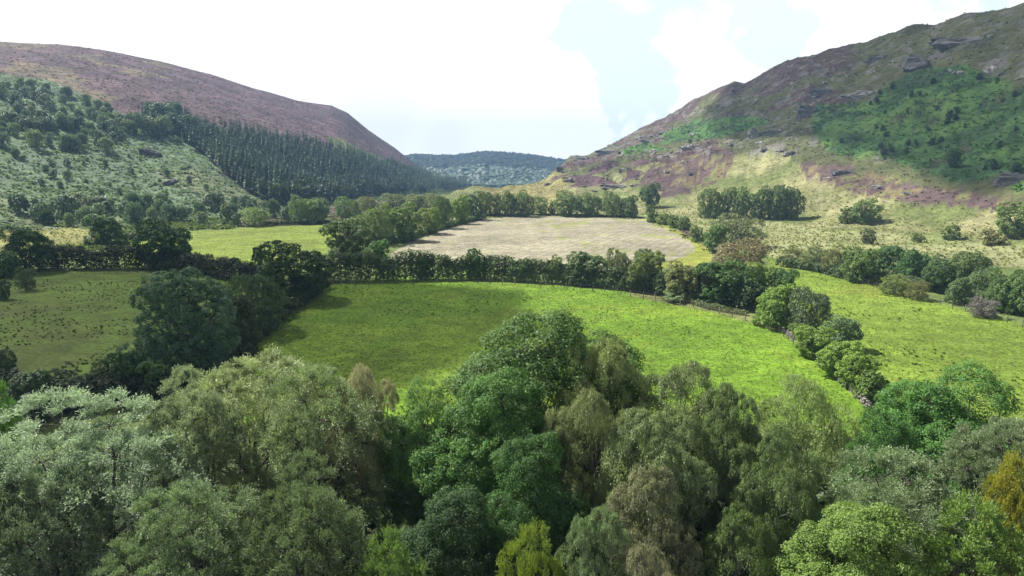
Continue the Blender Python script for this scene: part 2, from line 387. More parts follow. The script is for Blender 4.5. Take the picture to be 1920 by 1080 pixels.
def bark_mat(name, c1, c2):
    m, nt, b = newmat(name); co = nt.nodes.new('ShaderNodeTexCoord').outputs['Object']
    mp = nt.nodes.new('ShaderNodeMapping'); nt.links.new(co, mp.inputs[0]); mp.inputs['Scale'].default_value = (6, 6, 1.2)
    n = noise(nt, mp.outputs[0], 1.5, 6, .65)
    nt.links.new(mixc(nt, ramp(nt, n, (.35, .65, 0, 1)), c1, c2), b.inputs['Base Color']); b.inputs['Roughness'].default_value = .9
    bp = nt.nodes.new('ShaderNodeBump'); nt.links.new(n, bp.inputs['Height']); bp.inputs['Distance'].default_value = .04; nt.links.new(bp.outputs[0], b.inputs['Normal'])
    return m
BARK = bark_mat('bark', (.045, .036, .028), (.10, .085, .07))
BARK_PALE = bark_mat('birch_bark', (.07, .06, .05), (.26, .25, .23))
WOOD = bark_mat('weathered_wood', (.12, .105, .085), (.22, .2, .17))
def rock_mat():
    m, nt, b = newmat('rock'); co = nt.nodes.new('ShaderNodeTexCoord').outputs['Object']; oi = nt.nodes.new('ShaderNodeObjectInfo')
    n = noise(nt, co, .6, 7, .65); n2 = noise(nt, co, 3, 5, .6)
    c = mixc(nt, ramp(nt, n, (.35, .62, 0, 1)), (.10, .10, .10), (.30, .295, .285))
    c = mixc(nt, ramp(nt, n2, (.52, .7, 0, .7)), c, (.12, .13, .07))
    nt.links.new(mixc(nt, 1.0, c, oi.outputs['Color'], 'MULTIPLY'), b.inputs['Base Color']); b.inputs['Roughness'].default_value = .85
    bp = nt.nodes.new('ShaderNodeBump'); nt.links.new(mth(nt, 'ADD', n, mth(nt, 'MULTIPLY', n2, .4)), bp.inputs['Height']); bp.inputs['Distance'].default_value = 1.6; nt.links.new(bp.outputs[0], b.inputs['Normal'])
    return m
ROCK = rock_mat()

# ------------------------------------------------------------------ land objects
zf = TZONE.reshape(-1)[quads[:, 0]]
hilly = (TZONE >= 10).astype(float).reshape(-1)
stub = (TZONE == 7).astype(float).reshape(-1)
colA = np.concatenate([TC.reshape(-1, 3), np.ones((na * nd, 1))], 1)
# exact smooth normals of the whole sheet so that neighbouring pieces meet without a crease
def grid_normals():
    e = .004
    n = np.zeros((na * nd, 3)); a, b_, c, d_ = (TV[quads[:, i]] for i in range(4))
    fn = np.cross(c - a, d_ - b_)
    for i in range(4): np.add.at(n, quads[:, i], fn)
    return unit(n)
TN = grid_normals()
if TN[len(TN) // 3, 2] < 0: TN = -TN; quads = quads[:, ::-1]
def land(name, ids, label=None):
    m = np.isin(zf, ids)
    if not m.any(): return
    q = quads[m]; u, invx = np.unique(q, return_inverse=True); q = invx.reshape(-1, 4)
    me = mesh_from(name, TV[u], q, [LAND], attrs={'Col': ('POINT', 'FLOAT_COLOR', colA[u]), 'stub': ('POINT', 'FLOAT', stub[u]), 'hilly': ('POINT', 'FLOAT', hilly[u])}, smooth=True)
    me.normals_split_custom_set_from_vertices(TN[u].tolist())
    tag(link(name, me), label, None, None, 'structure')
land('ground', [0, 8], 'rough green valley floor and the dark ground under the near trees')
land('pasture', [1], 'bright green central pasture between the hedges')
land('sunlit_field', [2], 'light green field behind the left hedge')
land('right_field', [3], 'green field sloping away beyond the stone wall on the right')
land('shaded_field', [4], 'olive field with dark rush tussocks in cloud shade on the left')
land('rough_grassland', [5, 6], 'straw coloured rough grass below the right hill')
land('stubble_field', [7], 'pale brown stubble field in the middle of the valley')
land('left_hill', [10, 11, 12], 'purple heather and pale bracken hill on the left of the valley')
land('right_hill', [20, 21, 22, 23], 'craggy hill of bracken and heather on the right')
land('far_hill', [30], 'blue wooded hill closing the end of the valley')

# ------------------------------------------------------------------ foliage builders
def leaf_cards(P, dirv, nrm, ln, wd):
    """one diamond shaped leaf (two triangles as a quad) per point"""
    n = len(P); side = unit(np.cross(dirv, nrm)); ln = np.asarray(ln).reshape(-1, 1); wd = np.asarray(wd).reshape(-1, 1)
    V = np.stack([P - dirv * ln * .5, P + side * wd * .5 + dirv * ln * .05, P + dirv * ln * .5, P - side * wd * .5 + dirv * ln * .05], 1).reshape(-1, 3)
    return V, np.arange(4 * n).reshape(n, 4)
def tubes(segs, sides=6):
    """segs: list of (p0, p1, r0, r1)"""
    if not segs: return np.zeros((0, 3)), np.zeros((0, 4), int)
    a = np.array([s[0] for s in segs], float); b = np.array([s[1] for s in segs], float)
    r0 = np.array([s[2] for s in segs])[:, None, None]; r1 = np.array([s[3] for s in segs])[:, None, None]
    d = unit(b - a); h = np.where(np.abs(d[:, 2:3]) > .9, np.array([[1., 0, 0]]), np.array([[0., 0, 1]]))
    u = unit(np.cross(d, h)); v = np.cross(d, u)
    t = np.linspace(0, 2 * np.pi, sides, endpoint=False)
    ring = u[:, None] * np.cos(t)[None, :, None] + v[:, None] * np.sin(t)[None, :, None]
    V = np.concatenate([a[:, None] + ring * r0, b[:, None] + ring * r1], 1).reshape(-1, 3)
    k = np.arange(sides); q = np.stack([k, (k + 1) % sides, (k + 1) % sides + sides, k + sides], -1)
    Q = (q[None] + (np.arange(len(segs)) * 2 * sides)[:, None, None]).reshape(-1, 4)
    return V, Q
def sph_dirs(n, zmin=-.4):
    k = np.arange(n) + .5; z = 1 - (1 - zmin) * k / n; ph = k * 2.39996 + rng.uniform(0, 6)
    r = np.sqrt(np.maximum(0, 1 - z * z)); d = np.stack([r * np.cos(ph), r * np.sin(ph), z], -1)
    return unit(d + rng.normal(size=d.shape) * .12)

def bent(p0, p1, r0, r1, n=4, wob=.12):
    pts = [np.array(p0, float)]; L_ = np.linalg.norm(np.array(p1) - p0)
    for i in range(1, n + 1):
        t = i / n; q = p0 + (np.array(p1) - p0) * t
        if i < n: q = q + rng.normal(size=3) * L_ * wob * .35 + np.array([0, 0, -1]) * L_ * .05 * math.sin(t * 3.14)
        pts.append(q)
    return [(pts[i], pts[i + 1], r0 + (r1 - r0) * i / n, r0 + (r1 - r0) * (i + 1) / n) for i in range(n)]

def make_tree(H, Rr, zb, style, nlobe, nclump, nleaf, size, trunk_r, stems=1, airy=0., lean=0., csize=1.0, zmin=-.6, lob=(.27, .44)):
    """returns (trunk mesh, crown mesh). size: (length, width) of a leaf"""
    zc = zb + (H - zb) * .46; ax = np.array([Rr, Rr, (H - zb) * .54])
    dirs = sph_dirs(nlobe, zmin)
    rad = rng.uniform(.45, .78, nlobe)
    cen = np.array([0, 0, zc]) + dirs * ax * rad[:, None]
    lr = Rr * rng.uniform(lob[0], lob[1], nlobe)
    # a few lobes rise above the rest, giving an uneven outline
    cen[:, 2] += rng.uniform(-.07, .09, nlobe) * H * (dirs[:, 2] > 0)
    cen = np.concatenate([cen, [[0, 0, zc + ax[2] * .25]]]); lr = np.append(lr, Rr * .5)
    segs = []
    base = [np.array([rng.normal() * .25 * (stems > 1), rng.normal() * .25 * (stems > 1), -0.3]) for _ in range(stems)]
    tops = []
    for s in range(stems):
        tp = np.array([rng.normal() * Rr * .16 * (stems > 1) + lean * H * .2, rng.normal() * Rr * .16 * (stems > 1), zc + ax[2] * .1])
        segs += bent(base[s], tp, trunk_r, trunk_r * .45, 5, .07); tops.append(segs[-5:])
    clC, clR, clD = [], [], []
    for i in range(len(cen)):
        st = tops[i % stems]; sg = st[rng.integers(1, 4)]
        segs += bent(sg[1], cen[i], sg[3] * .6, trunk_r * .13, 4, .12)
        dv = sph_dirs(nclump, -.75); dv = unit(dv + .35 * unit(cen[i] - np.array([0, 0, zc])))
        c = cen[i] + dv * lr[i] * rng.uniform(.75, 1.05, (nclump, 1)) * np.array([1, 1, .82])
        keep = np.ones(nclump, bool)
        for j in range(len(cen)):
            if j != i: keep &= (np.linalg.norm(c - cen[j], axis=1) > lr[j] * .66)
        keep &= rng.random(nclump) > airy
        keep &= c[:, 2] > zb * .55
        c = c[keep]; dv = dv[keep]
        for p in c[:: 2]: segs.append((cen[i], p, trunk_r * .10, trunk_r * .03))
        clC.append(c); clD.append(dv); clR.append(np.full(len(c), lr[i] * rng.uniform(.28, .42) * csize))
    C = np.concatenate(clC); Dv = np.concatenate(clD); CR = np.concatenate(clR) * rng.uniform(.7, 1.35, len(C))
    wgt = CR ** 2; per = np.maximum(3, (nleaf * wgt / wgt.sum())).astype(int)
    rep = np.repeat(np.arange(len(C)), per); n = len(rep)
    clvar = rng.normal(0, .13, len(C))[rep]
    up = np.array([0, 0, 1.])
    if style == 'round':
        d = unit(rdir(n) + .7 * Dv[rep] + .35 * up)
        P = C[rep] + d * CR[rep, None] * rng.uniform(.55, 1.08, (n, 1)) * np.array([1, 1, .78])
        nr = unit(d * .6 + up * .55 + rdir(n) * .65)
        dr = unit(np.cross(nr, rdir(n)) + .25 * d - .2 * up)
    elif style == 'droop':
        ns = max(1, n // 9); si = rng.integers(0, len(C), ns); d = unit(rdir(ns) + .8 * Dv[si] + .5 * up)
        start = C[si] + d * CR[si, None] * rng.uniform(.5, 1.1, (ns, 1)); ln = rng.uniform(.25, .85, ns) * np.clip(CR[si], .5, 1.3)
        j = np.tile(np.linspace(0, 1, 9), ns); q = np.repeat(np.arange(ns), 9)
        outw = d[q] * np.array([1, 1, 0.1])
        P = start[q] + outw * (j * .35 * ln[q])[:, None] - up * ((j ** 1.6) * ln[q])[:, None] + rng.normal(size=(len(q), 3)) * .07 * size[0] / .15
        n = len(q); clvar = rng.normal(0, .13, len(C))[si][q]
        nr = unit(outw * .7 + up * .35 + rdir(n) * .7); dr = unit(-up * .9 + outw * .3 + rdir(n) * .55)
    elif style == 'spray':                                   # upward brushy sprays, wind combed
        ns = max(1, n // 8); si = rng.integers(0, len(C), ns); wind = np.array([-.35, -.1, .25])
        d = unit(rdir(ns) * .9 + .7 * Dv[si] + .55 * up + wind)
        start = C[si] + d * CR[si, None] * rng.uniform(.2, .8, (ns, 1)); ln = rng.uniform(.5, 1.0, ns) * np.clip(CR[si], .5, 1.4)
        j = np.tile(np.linspace(0, 1, 8), ns); q = np.repeat(np.arange(ns), 8)
        P = start[q] + d[q] * (j * ln[q])[:, None] - up * (.25 * j ** 2 * ln[q])[:, None] + rng.normal(size=(len(q), 3)) * .06 * size[0] / .15
        n = len(q); clvar = rng.normal(0, .13, len(C))[si][q]
        nr = unit(d[q] * .3 + up * .5 + rdir(n) * .8); dr = unit(d[q] + rdir(n) * .5)
    ls = rng.uniform(.7, 1.3, n)
    V, Q = leaf_cards(P, dr, nr, size[0] * ls, size[1] * ls)
    var = np.clip(rng.uniform(.15, .85, n) * .75 + .12 + clvar, 0, 1)
    # fix the highest point at H
    sH = H / np.percentile(V[:, 2], 99.7); V[:, 2] *= sH
    crown = mesh_from('crown', V, Q, [LEAF], attrs={'var': ('FACE', 'FLOAT', var)})
    segs = [(a * [1, 1, sH], b * [1, 1, sH], c, d) for a, b, c, d in segs]
    tv, tq = tubes(segs, 6)
    trunk = mesh_from('trunk', tv, tq, [BARK], smooth=True)
    R99 = np.percentile(np.hypot(V[:, 0], V[:, 1]), 98)
    return dict(trunk=trunk, crown=crown, H=H, R=R99)
def with_mat(v, crown_mat, bark=None):
    c = v['crown'].copy(); c.materials.clear(); c.materials.append(crown_mat)
    t = v['trunk']
    if bark: t = t.copy(); t.materials.clear(); t.materials.append(bark)
    return dict(v, crown=c, trunk=t)

def place(v, name, x, y, z, h, wid, color, label, cat, group=None, rot=None, yscale=None):
    root = bpy.data.objects.new(name, None); COL.objects.link(root); root.empty_display_size = .5
    root.location = (x, y, z); root.rotation_euler = (0, 0, rng.uniform(0, 6.28) if rot is None else rot)
    sx = wid / 2 / v['R']; root.scale = (sx, sx * (yscale or 1), h / v['H'])
    tag(root, label, cat, group)
    link('trunk', v['trunk'], root)
    link('crown', v['crown'], root, color=color)
    return root

# near kinds
OAK = [make_tree(16, 6.5, 1.5, 'round', 24, 22, 135000, (.185, .12), .42, 1, 0, 0, 1.15, -.6, (.30, .46)) for _ in range(2)]
BIRCH = [with_mat(make_tree(14, 4.4, 1.5, 'droop', 22, 12, 100000, (.125, .06), .2, 2, .1, 0, 1.15, -.7, (.2, .36)), LEAF_PALE, BARK_PALE) for _ in range(2)]
WILLOW = [with_mat(make_tree(14, 5.2, 1.0, 'spray', 19, 18, 110000, (.15, .055), .26, 3, .05, 0, 1.0, -.7, (.22, .40)), LEAF_PALE) for _ in range(2)]
ASH = [make_tree(12, 4.6, 1.0, 'spray', 15, 16, 60000, (.16, .085), .2, 1)]
THIN = [with_mat(make_tree(11, 4.3, 1.5, 'droop', 16, 16, 60000, (.12, .05), .16, 1, .1, 0, 1.1, -.6, (.24, .40)), LEAF_PALE)]
# kinds for the middle distance
MR = [make_tree(10, 4.6, -.6, 'round', 15, 16, 13000, (.36, .27), .28, 2, 0, 0, 1.1, -.9, (.32, .48)) for _ in range(4)]
MD = [with_mat(make_tree(10, 4.0, -.5, 'droop', 14, 13, 14000, (.30, .17), .2, 3, 0, 0, 1.25, -.9, (.3, .46)), LEAF_PALE) for _ in range(2)]
MS = [with_mat(make_tree(9, 4.2, -.6, 'spray', 13, 13, 12000, (.34, .16), .18, 4, 0, 0, 1.25, -.9, (.3, .46)), LEAF_PALE) for _ in range(2)]
SM = [make_tree(5, 2.6, -.5, 'round', 10, 12, 4200, (.36, .27), .1, 3, 0, 0, 1.1, -.9, (.34, .5)) for _ in range(2)]
FR = [with_mat(make_tree(7, 2.7 + .3 * i, -.5, 'droop' if i % 2 else 'round', 8, 10, 1700, (.7, .45), .15, 2, 0, 0, 1.2, -.9, (.34, .5)), LEAF_PALE) for i in range(4)]

BG = [make_tree(15, 6.6, .2, 'round', 22, 22, 52000, (.27, .17), .5, 1, .04, 0, .95, -.85, (.28, .42))]
# colours (albedo)
OAKG = (.085, .15, .04); DARK = (.045, .085, .03); MIDG = (.075, .125, .035); PALE = (.145, .175, .095); SILV = (.345, .385, .315)
YEL = (.24, .27, .045); BROWNISH = (.165, .15, .09); GREY = (.125, .15, .09); BLUEG = (.07, .11, .06); OLIVE = (.115, .145, .05); LIME = (.16, .23, .05); DEAD = (.20, .18, .185)
GOLD = (.36, .32, .06)

# ------------------------------------------------------------------ foreground trees (placed by the pixel of their top)
def near(v, name, px, py, h, wpx, color, label, cat, base=0., rot=None, ys=None):
    d = pixdir(px, py); t = (base + h - CAM[2]) / d[2]
    x, y = d[0] * t, d[1] * t
    depth = y * CP - (h - CAM[2]) * SP
    return place(v, name, x, y, float(height(x, y)) * 0 + base, h, wpx / F * depth, tuple(np.array(color) * (np.array([1.0, 1.1, .98]) if name == 'oak_tree' else np.array([1.25, 1.4, 1.15]) if name == 'birch_tree' else np.array([1.03, 1.14, 1.0]))), label, cat, None, rot, ys)
near(WILLOW[0], 'willow_tree', 170, 738, 14, 420, SILV, 'large silvery wind-blown willow filling the lower left corner', 'tree')
near(WILLOW[0], 'willow_tree', 450, 670, 14.3, 330, (.358, .381, .224), 'pale yellowish willow topping the left clump below the big dark tree', 'tree', rot=4.2)
near(WILLOW[1], 'willow_tree', 345, 712, 13.8, 240, (.31, .335, .235), 'pale willow between the large silvery willow and the yellowish one', 'tree', rot=1.0)
near(WILLOW[0], 'willow_tree', 600, 684, 14.4, 300, (.269, .308, .179), 'tall grey-green willow between the silvery willows and the dark oak', 'tree', rot=2.2)
near(BIRCH[1], 'birch_tree', 672, 684, 13.8, 150, (.336, .291, .213), 'narrow pinkish brown birch crown behind the grey-green willow', 'tree')
near(OAK[0], 'oak_tree', 1035, 574, 16.5, 390, OAKG, 'tallest dark green oak in the centre of the foreground', 'tree', rot=.6)
near(OAK[1], 'oak_tree', 930, 700, 14, 300, (.089, .169, .046), 'lower lobe of dark oak on the left flank of the tallest oak', 'tree')
near(BIRCH[0], 'birch_tree', 1130, 640, 15, 210, (.215, .235, .115), 'weeping birch leaning over the right side of the tallest oak', 'tree')
near(BIRCH[1], 'birch_tree', 1270, 690, 13.8, 230, (.182, .203, .115), 'grey weeping birch with its crown against the bright pasture', 'tree')
near(BIRCH[0], 'birch_tree', 1370, 730, 13, 190, (.155, .189, .095), 'dark green birch on the right shoulder of the grey weeping birch', 'tree', rot=3)
near(BIRCH[1], 'birch_tree', 1110, 728, 13.4, 190, (.223, .230, .128), 'pale weeping birch in front of the tallest oak', 'tree', rot=1.2)
near(BIRCH[0], 'birch_tree', 1230, 775, 12.6, 250, (.182, .209, .121), 'bushy birch low in the middle of the birch group', 'tree', rot=4.1)
near(THIN[0], 'birch_tree', 1520, 712, 11.5, 240, (.209, .243, .108), 'thin airy olive birch with its trunk showing, beside the stone wall', 'tree')
near(OAK[0], 'oak_tree', 1775, 690, 13, 280, (.084, .176, .046), 'broad fresh green oak at the right below the green field', 'tree', rot=2.4)
near(OAK[1], 'oak_tree', 1665, 775, 11.5, 170, (.074, .162, .041), 'small dark green oak in front of the broad right oak', 'tree', rot=5)
near(WILLOW[1], 'willow_tree', 1900, 765, 12.6, 280, (.203, .236, .149), 'grey-green willow at the right edge behind the golden tree', 'tree')
near(WILLOW[0], 'willow_tree', 1700, 850, 11.6, 330, (.223, .263, .162), 'spreading pale grey willow below the right oaks', 'tree', rot=1)
near(BIRCH[1], 'birch_tree', 1455, 815, 11.6, 180, (.135, .169, .081), 'dark birch between the airy birch and the birch group', 'tree')
near(ASH[0], 'golden_tree', 1912, 858, 11.3, 110, GOLD, 'small tree of golden yellow leaves at the right edge', 'tree')
near(ASH[0], 'ash_tree', 1820, 930, 10.6, 260, (.176, .243, .068), 'yellowish green tree in the lower right corner', 'tree', rot=3)
near(OAK[1], 'oak_tree', 1620, 955, 10.5, 330, (.169, .236, .061), 'yellow-green oak at the bottom right with bright leaf tips', 'tree', rot=.5)
near(OAK[0], 'oak_tree', 790, 728, 12.6, 180, (.115, .196, .061), 'light green oak top between the willows and the dark oaks', 'tree', rot=4)
near(OAK[1], 'oak_tree', 1000, 825, 12, 230, (.068, .135, .041), 'glossy dark oak in front of the tallest oak', 'tree', rot=3.3)
near(OAK[0], 'oak_tree', 850, 905, 10, 240, DARK, 'deep shaded oak low in the centre of the foreground', 'tree', rot=1.3)
near(BIRCH[0], 'birch_tree', 1215, 885, 10.8, 210, (.225, .21, .15), 'brownish weeping birch above the pinkish bottom birch', 'tree', rot=2)
near(BIRCH[1], 'birch_tree', 1225, 1022, 9.0, 150, (.255, .225, .17), 'pinkish brown birch top at the bottom edge', 'tree', rot=.3)
near(BIRCH[0], 'birch_tree', 1120, 960, 10, 170, (.162, .196, .115), 'grey-green birch beside the bright yellow-green tree', 'tree', rot=1.1)
near(ASH[0], 'ash_tree', 1010, 985, 9.8, 150, (.21, .25, .06), 'bright yellow-green young tree at the bottom centre', 'tree', rot=2)
near(ASH[0], 'ash_tree', 712, 1003, 9.4, 170, (.17, .235, .085), 'light green feathery sapling at the bottom left of centre', 'tree', rot=5)
near(WILLOW[1], 'willow_tree', 60, 870, 12, 330, (.190, .224, .157), 'silver-green willow low at the left edge', 'tree', rot=2)
near(WILLOW[0], 'willow_tree', 330, 905, 11.5, 320, (.189, .230, .135), 'green willow in front of the large silvery willow', 'tree', rot=3.5)
near(WILLOW[1], 'willow_tree', 560, 890, 11.5, 290, (.169, .203, .115), 'shadowed willow in front of the tall grey-green willow', 'tree', rot=.7)
near(BIRCH[0], 'birch_tree', 1390, 960, 9.0, 200, (.115, .149, .061), 'low dark birch in the gap left of the yellow-green oak', 'tree', rot=5.4)
near(ASH[0], 'ash_tree', -12, 722, 13, 90, (.135, .243, .081), 'bright green tree cut by the left edge', 'tree')

